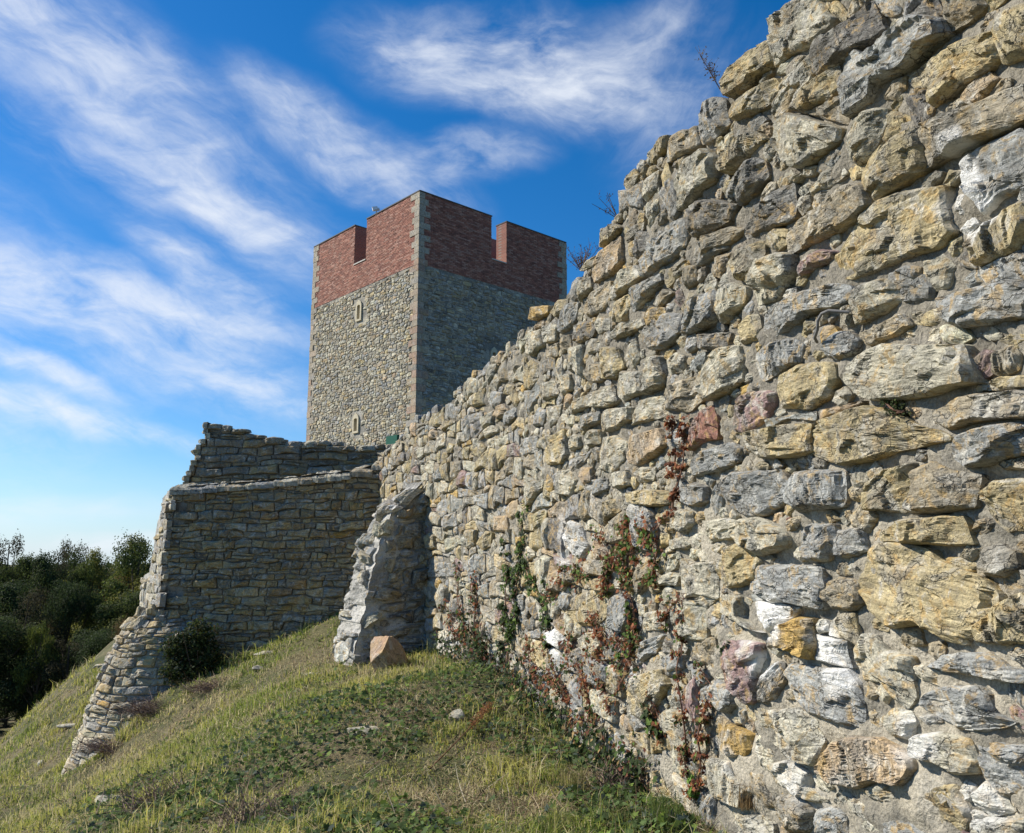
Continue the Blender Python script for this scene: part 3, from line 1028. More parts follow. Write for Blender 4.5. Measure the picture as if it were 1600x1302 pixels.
TR[(600, 350, .3457)] = """y 987,100 1002,32 1060,2 1088,22 1060,70 1002,108
b 1102,60 1130,12 1190,-8 1170,40 1110,88
y 897,208 920,172 988,132 960,190 902,213
t 962,220 1002,132 1080,62 1088,170 1050,218 972,268
w 887,330 902,262 943,242 948,290 897,353
g 1182,160 1240,72 1340,2 1358,50 1338,130 1250,198 1212,233
y 1277,260 1302,202 1398,152 1370,208 1290,288
w 1042,290 1092,222 1170,192 1198,240 1140,278 1052,343
g 1137,370 1152,292 1260,232 1268,260 1210,338 1152,393
b 907,390 940,322 1030,262 1033,340 1000,388 932,418
y 1042,440 1062,352 1120,322 1128,370 1108,428 1062,443
g 802,480 812,402 850,362 884,362 868,448 822,493
d 872,530 882,462 930,442 968,470 950,508 902,538
w 967,460 987,422 1028,432 1028,478 982,498
o 1202,430 1222,382 1278,382 1288,430 1222,468
w 1062,500 1102,452 1180,432 1193,460 1110,508 1062,523
o 667,430 692,377 754,372 750,408 700,438
y 762,400 792,347 838,342 830,388 782,418
w 667,540 682,492 718,482 728,550 690,598 667,588
w 732,490 780,432 798,470 788,528 742,538
b 737,570 793,537 788,600 742,608
b 812,520 850,502 858,560 812,588
w 922,570 942,522 988,522 988,568 932,593
y 997,620 1022,562 1078,562 1098,650 1060,698 1002,698
w 1122,630 1132,542 1150,522 1168,600 1142,648
b 917,680 932,632 988,642 993,708 942,718
w 1197,700 1202,612 1258,602 1278,680 1268,728 1202,768
w 1287,620 1330,582 1368,602 1358,668 1302,678
d 1432,502 1578,492 1558,560 1442,568
w 1397,440 1432,372 1528,342 1538,400 1498,448 1402,478
y 1537,400 1552,312 1590,292 1590,430 1542,448
g 1442,150 1462,82 1558,52 1568,110 1480,168 1432,188
g 1412,50 1402,2 1500,-8 1498,38 1432,53
w 712,780 722,722 778,712 798,768 742,798
w 802,740 832,682 858,682 858,748 822,778
g 872,720 882,662 898,682 893,738
w 952,810 972,762 1050,732 1068,800 1030,828 972,828
w 1072,720 1092,672 1178,672 1188,760 1100,798 1077,778
w 832,850 872,802 940,772 943,820 872,858
g 902,920 922,862 988,852 988,888 922,933
w 1002,900 1012,842 1128,832 1128,888 1060,928 1002,938
w 1142,880 1162,802 1268,782 1298,860 1220,888 1132,908
b 1282,830 1332,722 1438,692 1468,780 1390,848 1302,838
w 747,830 808,822 798,880 762,918
g 692,870 712,832 743,852 728,908 692,913
y 742,1030 762,972 828,932 828,1040 818,1078 752,1088
w 847,980 872,952 898,962 898,1008 852,1028
w 922,980 942,932 988,932 988,988 942,1008
g 622,1030 632,972 698,962 698,1028 642,1048
y 702,1010 712,972 738,962 738,1018
w 987,1040 1002,972 1060,962 1108,992 1088,1068 1050,1118 1002,1108
t 1112,1050 1132,962 1248,932 1278,1000 1240,1038 1170,1088 1122,1078
g 1292,950 1388,902 1388,1000 1350,1018 1292,998
g 922,1200 932,1162 1018,1152 1018,1198 962,1228
w 1032,1180 1062,1122 1108,1122 1118,1178 1082,1198
w 1152,1130 1182,1102 1238,1102 1228,1158 1172,1168
y 1132,1220 1200,1202 1308,1212 1308,1268 1220,1278 1132,1258
w 802,1120 850,1112 878,1160 858,1228 802,1218
o 742,1190 747,1132 770,1162 773,1218
y 402,1040 440,985 462,1010 440,1055
t 510,870 520,825 555,815 570,850 545,880
y 288,1030 300,990 320,1000 310,1035
w 470,690 490,640 515,635 505,690 480,725
g 480,800 500,760 540,765 535,810 500,835
y 545,770 560,725 590,735 580,770"""
TR[(600, 750, .424)] = """y 672,480 720,482 742,420 828,402 838,480 800,528 742,533
g 847,540 862,442 882,422 923,442 923,520 900,558
w 727,590 762,562 808,562 818,610 790,653 742,638
W 602,570 650,547 678,590 663,623 622,600
w 962,540 972,492 1028,482 1058,512 1048,548 982,553
g 937,640 972,592 1038,572 1010,638 962,668
y 922,790 942,732 1038,702 1058,760 1020,818 990,893 952,860
g 1037,660 1062,642 1098,662 1088,718 1042,718
W 672,210 702,152 738,172 758,240 738,288 682,250
w 852,380 902,362 938,372 918,398 862,398
w 1022,360 1062,342 1098,352 1080,388 1022,388
w 1152,450 1202,412 1243,432 1200,473
g 170,355 178,310 225,305 265,318 262,350 215,358
w 200,430 215,385 235,400 232,460 215,485
y 360,235 380,190 402,195 398,245 375,258
t 412,190 415,135 460,135 465,190
o 546,425 550,380 585,378 588,435
y 600,5 625,0 628,60 612,75"""

rngW = np.random.default_rng(11)
tr_polys, tr_cols, tr_w = [], [], []
for (ox, oy, s), txt in TR.items():
    for ln in txt.strip().splitlines():
        code, *pts = ln.split()
        q = np.array([[float(v) for v in pq.split(',')] for pq in pts]) * s + [ox, oy]
        tr_polys.append(np.array([px2uv(*z) for z in q]))
        c = np.array(PAL[code]) * rngW.uniform(.88, 1.1)
        tr_polys[-1] = tr_polys[-1].mean(0) + (tr_polys[-1] - tr_polys[-1].mean(0)) * 1.10
        tr_cols.append(c)

# white lime run-off on a few stones (centre px, radius m)
BLOT = [(1218, 962, .17, .8), (1300, 1010, .13, .8), (1328, 1062, .10, .7), (1205, 1040, .10, .9), (1515, 300, .12, .7), (1540, 345, .10, .7), (1515, 235, .09, .5), (885, 830, .18, .45),
        (1445, 1160, .13, .6), (1545, 1255, .12, .5), (1250, 1215, .14, .4), (870, 1000, .2, .7), (1150, 1190, .1, .4), (1230, 960, .1, .7),
        (700, 1010, .35, .5), (885, 885, .15, .6), (1180, 1000, .1, .4), (1120, 70, .1, .2), (1000, 1050, .12, .4)]
BLOT_UV = [(np.array(px2uv(a, b2)), r, s) for a, b2, r, s in BLOT]


def blot(P, C, sp):
    n = fbm(np.c_[P / .09, P[:, :1] * 0], 4, 77) * .5
    w = np.zeros(len(P))
    for c, r, s in BLOT_UV:
        d = np.hypot((P[:, 0] - c[0]) * .8, P[:, 1] - c[1]) / r
        w = np.maximum(w, s * np.clip((1.0 - d + n) * 2.6, 0, 1))
    C = C.copy()
    C[:, 3] = 1 - w
    return C


U0, U1 = -5.0, 12.8
occ = Occ(U0 - 1, U1 + 1, -2.2, 3.9, .02)
for p_ in tr_polys:
    occ.stamp(p_)
W_MIX = {'g': 5, 'w': 9, 'y': 4, 'd': 1.2, 'b': 3.2, 't': .8, 'p': .4, 'o': .5}
fill = []


def accept(p, lim):
    c = p.mean(0)
    if p[:, 1].max() > wall_top(c[0]) + .03 or c[1] < -1.95:
        return False
    if occ.overlap(p) > lim:
        return False
    occ.stamp(p)
    fill.append(p)
    return True


for p_ in courses(U0, 3.6, -1.95, 3.6, .185, .40, rngW, .010, .7, .12):
    accept(p_, .12)
for p_ in courses(3.6, U_END + .1, -1.95, 3.6, .150, .32, rngW, .007, .65, .15):
    accept(p_, .14)
free = np.argwhere(~occ.g)
free = free[rngW.permutation(len(free))]
count = 0
for fy, fx in free:
    if occ.g[fy, fx]:
        continue
    u, v = occ.u0 + fx * .02, occ.v0 + fy * .02
    if not (U0 < u < U_END + .1 and -1.9 < v < wall_top(u) - .04):
        continue
    if u > 4 and rngW.random() < .6:
        continue
    r = rngW.normal(0, .22)
    el = rngW.uniform(1.0, 2.3)
    n = int(rngW.integers(4, 7))
    an = (np.arange(n) + rngW.uniform(-.28, .28, n)) / n * 2 * math.pi
    q0 = np.c_[np.cos(an) * math.sqrt(el), np.sin(an) / math.sqrt(el)] * .58
    q0 = q0 @ np.array([[math.cos(r), math.sin(r)], [-math.sin(r), math.cos(r)]])
    for size in (.34, .26, .20, .15, .115, .085):
        if size < .10 and u > 2.0:
            break
        if accept(q0 * size + [u, v], .09):
            break
    count += 1
    if count > 6500:
        break
# crest stones along the ragged top
for u in np.arange(U0, U_END, .17):
    u = u + rngW.uniform(-.05, .05)
    z = float(wall_top(u))
    w_, h_ = rngW.uniform(.16, .34), rngW.uniform(.09, .16)
    q = np.array([[-.5, -.5], [.0, -.55], [.5, -.45], [.52, .3], [.25, .5], [-.2, .48], [-.5, .35]]) * [w_, h_] + rngW.normal(0, .012, (7, 2))
    q = q + [u, z - h_ * .35 + rngW.uniform(-.03, .04)]
    if occ.overlap(q) < .25:
        occ.stamp(q)
        fill.append(q)

rampart = thing('rampart_wall', 'long sunlit wall of rough ochre and grey rubble stones climbing to the upper right corner', 'wall', (1.15, 6, -1.8))
jobs = stone_jobs(tr_polys, wall_map, rngW, W_MIX, (.03, .065), tr_cols, .014, blot)
jobs += stone_jobs(fill, wall_map, rngW, W_MIX, (.02, .055), None, .013, blot)
lay(rampart, jobs, M_STONE, 300)


def core_front(U, V):
    u = U0 - .4 + (U_END - U0 + .4) * U
    top = wall_top(u) - .05
    z = -2.4 + (top + 2.4) * V
    p = np.c_[u, z]
    low = np.clip((.2 - z) / 1.5, 0, 1) * np.clip((2.5 - u) / 2, 0, 1)
    d = .05 * fbm(np.c_[u / .22, z / .16, u * 0], 4, 4) + .026 * fbm(np.c_[u / .05, z / .045, u * 0], 3, 14) + .018 * low - .002
    return wall_map(p, d)


V_, T_, C_, S_ = grid_geo(620, 190, core_front)
part('mortar', V_, T_, M_MORTAR, rampart, C_, S_, smooth=True)


# body behind the face: ragged top surface, back and end
def core_top(U, V):
    u = U0 - .4 + (U_END + .4 - U0 + .4) * U
    d = -.95 * V
    z = wall_top(np.minimum(u, U_END)) - .05 + .05 * fbm(np.c_[u / .2, d / .2, u * 0], 3, 31) * np.minimum(1, V * 6)
    return wall_map(np.c_[u, z], d)


def core_back(U, V):
    u = U0 - .4 + (U_END + .4 - U0 + .4) * U
    z = (wall_top(np.minimum(u, U_END)) - .05) * (1 - V) - 2.4 * V
    return wall_map(np.c_[u, z], -.95 + .02 * fbm(np.c_[u / .1, z / .1, u * 0], 3, 5))


part('wall_core', *merge([grid_geo(300, 14, core_top), grid_geo(120, 30, core_back)])[:2], M_MORTAR_DK, rampart)
tops = []
for _ in range(330):
    u, d = rngW.uniform(U0, U_END), -rngW.uniform(.12, .9)
    z = float(wall_top(u)) - .1
    w_ = rngW.uniform(.12, .3)
    q = np.array([[-.5, -.4], [.45, -.5], [.55, .3], [0, .5], [-.5, .4]]) * w_

    def tmap(uv, dd, u=u, d=d, z=z):
        xy = wall_xy(np.full(len(uv), u) + uv[:, 0]) + wall_n(np.full(len(uv), u)) * (d + uv[:, 1])[:, None]
        return np.c_[xy, z + .03 + dd]
    tops.append(stone_geo(q, tmap, rngW.uniform(.05, .11), 10, 4, rngW, pick_color(rngW, W_MIX)))
V_, T_, C_, S_ = merge(tops)
part('top_rubble', V_, T_, M_STONE, rampart, C_, S_, kind='stuff')

# courtyard behind the walls
P1 = wall_xy(np.array([U_END]))[0]
BA = math.radians(9)
FD = np.array([-math.cos(BA), math.sin(BA)])              # along the shaded front, away from the long wall
FN = np.array([-math.sin(BA), -math.cos(BA)])             # its outward normal
FL = 4.29
P2 = P1 + FD * FL
RA = math.radians(30)
RD = np.array([-math.sin(RA), math.cos(RA)])
RN = np.array([-math.cos(RA), -math.sin(RA)])


# ------------------------------------------------------------------ shaded front with its sunlit return
def px_on_front(px, py):
    a, _, c = ray(px, py)
    # P1 + FD*s : x = a*y
    s = (P1[0] - a * P1[1]) / (a * FD[1] - FD[0])
    return s, c * (P1[1] + FD[1] * s)


ft = np.array([px_on_front(*q) for q in [(597, 722), (560, 735), (500, 742), (430, 750), (350, 756), (300, 760), (268, 763)]])
ft = ft[np.argsort(ft[:, 0])]


def front_top(s):
    return np.interp(s, ft[:, 0], ft[:, 1])


def front_map(uv, d):
    z = uv[:, 1]
    lean = np.clip(1.2 - z, 0, 6) * .03
    xy = P1[None] + FD[None] * (FL - uv[:, 0])[:, None] + FN[None] * (d + lean)[:, None]   # u runs from the corner to the junction
    return np.c_[xy, z]


rngB = np.random.default_rng(5)
B_MIX = {'g': 3.5, 'w': 4.5, 'y': 3.6, 'd': 1.2, 'b': 6, 'o': .6, 't': .9}
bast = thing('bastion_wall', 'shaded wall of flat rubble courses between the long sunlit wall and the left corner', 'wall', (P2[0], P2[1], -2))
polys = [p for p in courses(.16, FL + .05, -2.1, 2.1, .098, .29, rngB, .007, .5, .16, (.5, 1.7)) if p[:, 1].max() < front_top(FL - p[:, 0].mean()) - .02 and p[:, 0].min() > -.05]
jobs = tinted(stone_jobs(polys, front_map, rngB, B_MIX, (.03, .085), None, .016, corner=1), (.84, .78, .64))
# coping: ragged slabs tilting forward that catch the sun
u = .02
while u < FL + .0:
    w_ = rngB.uniform(.14, .5)
    z = float(front_top(FL - u - w_ / 2))
    q = np.array([[0, -.05], [w_ * .5, -.07], [w_, -.05], [w_, .26], [w_ * .5, .30], [0, .27]]) + rngB.normal(0, .012, (6, 2))

    def cmap(uv, dd, z=z, u=u):
        s = FL - (u + uv[:, 0])
        xy = P1[None] + FD[None] * s[:, None] - FN[None] * (uv[:, 1] * .96 - .05)[:, None]
        return np.c_[xy, z - .07 + uv[:, 1] * .40 + dd]
    g = stone_geo(q * [1, rngB.uniform(.7, 1.1)], cmap, rngB.uniform(.015, .06), 26, 9, rngB, np.array(PAL['wwgb'[rngB.integers(4)]]) * rngB.uniform(.85, 1.15), .016)
    jobs.append((g, 900))
    u += w_ * .93


def ret_top(r):
    return np.interp(r, [0, .5, .9, 1.25, 1.5, 1.7, 2.6], [ft[-1, 1], ft[-1, 1] - .05, ft[-1, 1] - .12, ft[-1, 1] - .6, .2, -.18, -.26])


def ret_map(uv, d):
    "u: distance back along the return, v: height"
    z = uv[:, 1]
    lean = np.clip(1.3 - z, 0, 6) * .035
    xy = P2[None] + RD[None] * uv[:, :1] + RN[None] * (d + lean)[:, None]
    return np.c_[xy, z]


polys = [p for p in courses(.0, 2.6, -2.6, 2.1, .15, .42, rngB, .010, .55, .15) if p[:, 1].max() < min(ret_top(p[:, 0].mean()), ret_top(p[:, 0].max() - .06)) + .02]
jobs += stone_jobs(polys, ret_map, rngB, {'w': 6, 'g': 5, 'y': 2, 'b': 2}, (.02, .05), None, .010, quality=.8)
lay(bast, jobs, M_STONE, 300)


def fcore(U, V):
    s = FL * U
    top = front_top(FL - s) - .03
    z = -3.2 + (top + 3.2) * V
    d = .03 * fbm(np.c_[s / .25, z / .12, s * 0], 4, 41) + .012 * fbm(np.c_[s / .05, z / .05, s * 0], 2, 42) - .012
    return front_map(np.c_[s, z], d)


def rcore(U, V):
    s = 2.65 * (1 - U)
    top = ret_top(s) - .03
    z = -3.2 + (top + 3.2) * V
    d = .03 * fbm(np.c_[s / .2, z / .15, s * 0], 4, 51) + .012 * fbm(np.c_[s / .05, z / .05, s * 0], 2, 52) + .006
    return ret_map(np.c_[s, z], d)


part('mortar', *grid_geo(190, 130, fcore)[:2], M_MORTAR_DK, bast, smooth=True)
part('render', *grid_geo(110, 130, rcore)[:2], M_MORTAR_PALE, bast, smooth=True)


def bcap(U, V):
    "walkable top behind the coping, from the front back 1.1 m, falling to the return"
    s = FL * U
    z0 = front_top(FL - s) + .02
    xy = P1[None] + FD[None] * (FL - s)[:, None] - FN[None] * (V * 1.1)[:, None]
    xy = xy + RD[None] * 0
    return np.c_[xy, z0 + .04 * fbm(np.c_[xy / .2, z0 * 0], 3, 9)]


def rcap(U, V):
    s = 2.65 * U
    xy = P2[None] + RD[None] * s[:, None] - RN[None] * (V * .9)[:, None]
    return np.c_[xy, ret_top(s) - .04 + .02 * V]


part('wall_core', *merge([grid_geo(60, 10, bcap), grid_geo(40, 6, rcap)])[:2], M_MORTAR_DK, bast)

# ------------------------------------------------------------------ battered round base under the corner
FC = np.array([-6.6, 17.2])
zs_ = np.array([-4.8, -3.9, -2.46, -1.35, -.94, -.80])
rs_ = np.array([2.15, 1.78, 1.34, .98, .60, .22])


def flare_map(uv, d):
    "u: arc length measured at radius 1.3, angle from the left (sunny) side to the right"
    th = uv[:, 0] / 1.3
    z = uv[:, 1]
    R = np.interp(z, zs_, rs_)
    nrm = np.c_[-np.cos(th), -np.sin(th)]
    xy = FC[None] + nrm * (R + d)[:, None]
    return np.c_[xy, z + np.where(z > -1.0, 1, .35) * d]


flare = thing('battered_base', 'flaring sunlit base of stacked stones below the left corner, running down the grassy slope', 'wall', (FC[0], FC[1], -3.4))
rngF = np.random.default_rng(8)
polys = courses(-1.1, 3.9, -4.6, -.98, .135, .34, rngF, .008, .3, .1)
jobs = tinted(stone_jobs(polys, flare_map, rngF, {'w': 10, 'g': 4, 'y': 2.2, 'b': 1.0, 'o': .4}, (.035, .075), None, .013, quality=1.0), (1.05, 1.0, .92))
# yellowish cap blocks
for (u0, w_, z0, h_, dr) in [(.55, .42, -1.30, .24, 0), (1.02, .52, -1.28, .26, 0), (.75, .50, -1.07, .12, 0), (1.35, .5, -1.02, .12, 0)]:
    q = np.array([[0, 0], [w_, .0], [w_, h_], [0, h_]]) + [u0, z0] + rngF.normal(0, .012, (4, 2))
    jobs.append((stone_geo(q, flare_map, .12, 34, 9, rngF, np.array(PAL['y']) * 1.08 + [.03, .04, .05], .012), 800))
lay(flare, jobs, M_STONE, 300)


def flcore(U, V):
    u = -1.4 + 5.8 * U
    z = -5.0 + 4.2 * V
    d = .025 * fbm(np.c_[u / .2, z / .12, u * 0], 4, 61) - .004
    return flare_map(np.c_[u, z], d)


part('mortar', *grid_geo(120, 100, flcore)[:2], M_MORTAR_PALE, flare, smooth=True)

# ------------------------------------------------------------------ leaning buttress against the long wall
ub = px2uv(664, 900)[0]
pb = wall_xy(np.array([ub]))[0]
nb = wall_n(np.array([ub]))[0]
nb = nb / np.linalg.norm(nb)
tb = np.array([nb[1], -nb[0]])
tb = tb if tb[1] > 0 else -tb
BZ = np.array([-1.9, -1.2, -.3, .3, .85, 1.12, 1.3])
BD = np.array([1.20, 1.06, .88, .74, .50, .20, .0])
BWF = np.array([1.15, 1.0, .8, .7, .55, .4, .3])        # width back along the wall
butt = thing('buttress', 'leaning buttress with a pale sunlit edge and shaded rough side beside the boulder', 'buttress', (pb[0] + nb[0] * .6, pb[1] + nb[1] * .6, -1.3))


def jag(z):
    return .02 * vnoise(np.c_[z / .11, z * 0, z * 0], 17) + .02 * vnoise(np.c_[np.floor(z / .13) * 3.3, z * 0, z * 0] + .5, 18)


def bside(uv, d):
    "near shaded side: u 0..1 from outer edge to the wall"
    z = uv[:, 1]
    D = np.interp(z, BZ, BD) + jag(z)
    q = D * (1 - uv[:, 0])
    xy = pb[None] + nb[None] * q[:, None] - tb[None] * (d + .10 * (1.2 - z) * .25)[:, None]
    return np.c_[xy, z]


def bend(uv, d):
    "sunlit outer end: u 0 at the far edge, 1 at the near edge"
    z = uv[:, 1]
    D = np.interp(z, BZ, BD) + d + (1 - uv[:, 0]) * .10 + jag(z)
    w = np.interp(z, BZ, BWF)
    xy = pb[None] + nb[None] * D[:, None] + tb[None] * ((1 - uv[:, 0]) * w - .10 * (1.2 - z) * .25)[:, None]
    return np.c_[xy, z + d * .2]


def bs(U, V):
    z = -1.9 + 3.15 * V
    r = fbm(np.c_[U * 3, z / .13, U * 0], 5, 71)
    e = np.minimum(1, U * 6 + .3)
    return bside(np.c_[U, z], (.06 * r + .03 * fbm(np.c_[U * 14, z / .04, U * 0], 4, 72) + .03 * vnoise(np.c_[np.floor(z / .12 + U * .6) * 3.1, U * 3, z * 0], 73)) * e + .03)


def be(U, V):
    z = -1.9 + 3.15 * V
    r = fbm(np.c_[U * 3, z / .2, U * 0], 5, 81)
    e = np.minimum(1, (1 - U) * 8)
    return bend(np.c_[U, z], (.045 * r + .02 * fbm(np.c_[U * 10, z / .05, U * 0], 5, 82) + .012 * vnoise(np.c_[np.floor(z / .09 + U) * 3.1, U * 5, z * 0], 83)) * np.minimum(1, (1 - U) * 4 + .25))


def bfar(U, V):
    z = -1.9 + 3.15 * V
    D = np.interp(z, BZ, BD) + .10
    w = np.interp(z, BZ, BWF)
    xy = pb[None] + nb[None] * (D * U)[:, None] + tb[None] * (w - .025 * (1.2 - z))[:, None]
    return np.c_[xy, z]


g = merge([grid_geo(70, 170, bs), grid_geo(60, 170, be), grid_geo(10, 60, bfar)])
part('rough_core', g[0], g[1], M_MORTAR_PALE, butt, smooth=False)
rngU = np.random.default_rng(21)
polys = []
for p in courses(.0, .97, -1.5, 1.2, .13, .28, rngU, .012, .8, .2, (.5, 1.7)):
    if rngU.random() < .92 and p[:, 0].min() > .02:
        polys.append(p)
jobs = stone_jobs(polys, lambda uv, d: bside(uv, d + .01), rngU, {'g': 4, 'd': 1.5, 'b': 5, 'w': 3, 'y': 1.5}, (.05, .12), None, .022)
polys = []
for p in courses(.05, .97, -1.5, 1.15, .15, .42, rngU, .015, .9, .2):
    if rngU.random() < .42:
        polys.append(p)
jobs += stone_jobs(polys, bend, rngU, {'w': 6, 'g': 3, 'W': 1.5}, (.05, .085), None, .014)
lay(butt, jobs, M_STONE, 300)

# ------------------------------------------------------------------ broken rear wall above the shaded front
RP = np.array([-2.45, 18.35])
RL = 4.75


def rear_map(uv, d):
    xy = RP[None] + FD[None] * (RL - uv[:, 0])[:, None] + FN[None] * (d)[:, None]
    return np.c_[xy, uv[:, 1]]


def px_on_rear(px, py):
    a, _, c = ray(px, py)
    s = (RP[0] - a * RP[1]) / (a * FD[1] - FD[0])
    return RL - s, c * (RP[1] + FD[1] * s)


rt = np.array([px_on_rear(*q) for q in [(320, 666), (345, 664), (372, 668), (395, 676), (412, 684), (428, 684), (470, 690), (520, 692), (560, 700), (590, 697), (612, 696)]])
rt = rt[np.argsort(rt[:, 0])]
redge = np.array([px_on_rear(*q) for q in [(293, 790), (291, 752), (303, 725), (312, 712), (303, 705), (318, 690), (325, 684), (319, 670), (321, 664)]])


def rear_left(z):
    o = np.argsort(redge[:, 1])
    return np.interp(z, redge[o, 1], redge[o, 0])


rear = thing('rear_wall', 'shaded broken wall with a stepped ragged left end standing behind the lower shaded wall', 'wall', (RP[0] + FD[0] * 2.4, RP[1] + .4, .6))
rngR = np.random.default_rng(31)
polys = []
for p in courses(-.4, RL + .1, .9, 3.4, .135, .40, rngR, .012, .45, .1):
    c = p.mean(0)
    if p[:, 0].min() < rear_left(c[1]) - .03:
        if p[:, 0].max() < rear_left(c[1]) + .12:
            continue
        p[:, 0] = np.maximum(p[:, 0], rear_left(c[1]))
    if p[:, 1].max() > np.interp(c[0], rt[:, 0], rt[:, 1]) + .02:
        continue
    polys.append(p)
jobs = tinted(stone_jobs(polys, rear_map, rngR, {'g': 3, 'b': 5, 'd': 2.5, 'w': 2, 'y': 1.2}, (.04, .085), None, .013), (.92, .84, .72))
u = rt[0, 0]
while u < RL:
    w_ = rngR.uniform(.18, .5)
    h_ = rngR.uniform(.07, .15)
    z = float(np.interp(u + w_ / 2, rt[:, 0], rt[:, 1]))
    q = np.array([[0, -h_], [w_ * .5, -h_ * 1.1], [w_, -h_], [w_ * .95, 0], [w_ * .5, h_ * .15], [0.03, 0]]) + [u, z + rngR.uniform(-.04, .03)]
    jobs.append((stone_geo(q, rear_map, rngR.uniform(.08, .16), 24, 6, rngR, pick_color(rngR, {'b': 5, 'w': 3, 'g': 2}), .02), 600))
    u += w_ * rngR.uniform(.9, 1.15)
# stones of the torn left end, facing the sun
for z in np.arange(1.0, 3.15, .12):
    for dd in (.05, .3, .55, .8):
        q = np.array([[-.13, -.06], [.13, -.06], [.12, .06], [-.12, .06]]) * rngR.uniform(.8, 1.3) + rngR.normal(0, .01, (4, 2))

        def emap(uv, d, z=z, dd=dd):
            zz = z + uv[:, 1]
            x0 = rear_left(z) + .03
            xy = RP[None] + FD[None] * (RL - x0 + d)[:, None] - FN[None] * (dd + uv[:, 0])[:, None]
            return np.c_[xy, zz]
        jobs.append((stone_geo(q, emap, rngR.uniform(.04, .16), 18, 6, rngR, pick_color(rngR, {'b': 4, 'w': 4, 'y': 3}), .015), 80))
lay(rear, jobs, M_STONE, 300)


def rearf(U, V):
    z = .6 + 2.6 * V
    lft = rear_left(z) + .05
    u = lft + (RL + .3 - lft) * U
    z = np.minimum(z, np.interp(u, rt[:, 0], rt[:, 1]) - .05)
    return rear_map(np.c_[u, z], .02 * fbm(np.c_[u / .2, z / .12, u * 0], 3, 91) - .01)


def rearend(U, V):
    z = .6 + 2.6 * V
    lft = rear_left(z) + .05
    z = np.minimum(z, rt[0, 1] - .05)
    return rear_map(np.c_[lft, z], -.95 * (1 - U) + .0)


def reartop(U, V):
    u = rt[0, 0] + (RL + .3 - rt[0, 0]) * U
    z = np.interp(u, rt[:, 0], rt[:, 1]) - .05 + .03 * fbm(np.c_[u / .2, V * 5, u * 0], 3, 92)
    return rear_map(np.c_[u, z], -.95 * V)


part('mortar', *merge([grid_geo(140, 60, rearf), grid_geo(12, 60, rearend), grid_geo(80, 10, reartop)])[:2], M_MORTAR_DK, rear, smooth=True)

# ------------------------------------------------------------------ courtyard ground behind the walls
tan_ = P2 + RD * 2.6
outline = [tuple(wall_xy(np.array([u_]))[0] - wall_n(np.array([u_]))[0] * .5) for u_ in np.linspace(-9, U_END + .4, 24)]
outline += [tuple(P2 - FN * .6 - FD * .5), tuple(tan_ - RN * .5), (-8.2, 22.5), (-9.5, 30), (-14, 50), (-10, 64), (30, 64), (40, 30), (40, -8), (5, -8)]
oc = np.array(outline)
n = len(oc)
Vg = np.vstack([np.c_[oc, np.full(n, 1.15)], np.c_[oc + (oc - [5, 25]) * np.array([.0, .0]), np.full(n, -4.0)]])
import mathutils.geometry as mg
tess = mg.tessellate_polygon([[Vector((x, y, 0)) for x, y in oc]])
Tg = [tuple(t_) for t_ in tess]
skirt = []
for i in range(23, n - 1):
    j = (i + 1) % n
    skirt += [(i, j, j + n), (i, j + n, i + n)]
me = mesh_np('courtyard_ground', Vg, np.array(Tg + skirt), M_GROUND)
link('courtyard_ground', me, kind='structure')

# ------------------------------------------------------------------ tower
D_T = 38.0
TC = np.array([-.115 * D_T, D_T])
AZL = math.radians(42.3)
TL = np.array([-math.sin(AZL), math.cos(AZL)])
TRr = np.array([math.cos(AZL), math.sin(AZL)])
SIDE = 9.9
ZT, ZB, Z0 = 17.33, 13.76, 0.6


def tL(px, py):
    a, _, c = ray(px, py)
    s = (TC[0] - a * TC[1]) / (a * TL[1] - TL[0])
    return s, c * (TC[1] + TL[1] * s)


def tR(px, py):
    a, _, c = ray(px, py)
    s = (TC[0] - a * TC[1]) / (a * TRr[1] - TRr[0])
    return s, c * (TC[1] + TRr[1] * s)


tower = thing('castle_tower', 'square stone tower with red brick crenellated top and pale corner stones', 'tower', (TC[0], TC[1] + 6.6, .6))
# outward normals: left face and right face
NL, NR = -TRr, -TL


def mapL(uv, d):          # u measured from far left edge to the corner so normals point out
    xy = TC[None] + TL[None] * (SIDE - uv[:, 0])[:, None] + NL[None] * np.asarray(d)[:, None]
    return np.c_[xy, uv[:, 1]]


def mapR(uv, d):
    xy = TC[None] + TRr[None] * uv[:, :1] + NR[None] * np.asarray(d)[:, None]
    return np.c_[xy, uv[:, 1]]


def mapBL(uv, d):         # back faces
    o = TC + TL * SIDE + TRr * SIDE
    xy = o[None] - TRr[None] * uv[:, :1] - NR[None] * np.asarray(d)[:, None]
    return np.c_[xy, uv[:, 1]]


def mapBR(uv, d):
    o = TC + TRr * SIDE
    xy = o[None] + TL[None] * uv[:, :1] - NL[None] * np.asarray(d)[:, None]
    return np.c_[xy, uv[:, 1]]


def rect_cells(fmap, u0, u1, z0, z1, holes, depth=0.0):
    us_ = sorted({u0, u1, *[h[0] for h in holes], *[h[1] for h in holes]})
    zs = sorted({z0, z1, *[h[2] for h in holes], *[h[3] for h in holes]})
    V, T = [], []
    for a, b_ in zip(us_, us_[1:]):
        for c, d_ in zip(zs, zs[1:]):
            if any(h[0] - 1e-6 <= a and b_ <= h[1] + 1e-6 and h[2] - 1e-6 <= c and d_ <= h[3] + 1e-6 for h in holes):
                continue
            q = fmap(np.array([[a, c], [b_, c], [b_, d_], [a, d_]], float), np.full(4, depth))
            k = len(V)
            V += list(q)
            T += [(k, k + 1, k + 2), (k, k + 2, k + 3)]
    V = np.array(V)
    return V, np.array(T), np.full((len(V), 3), .3), V.copy()


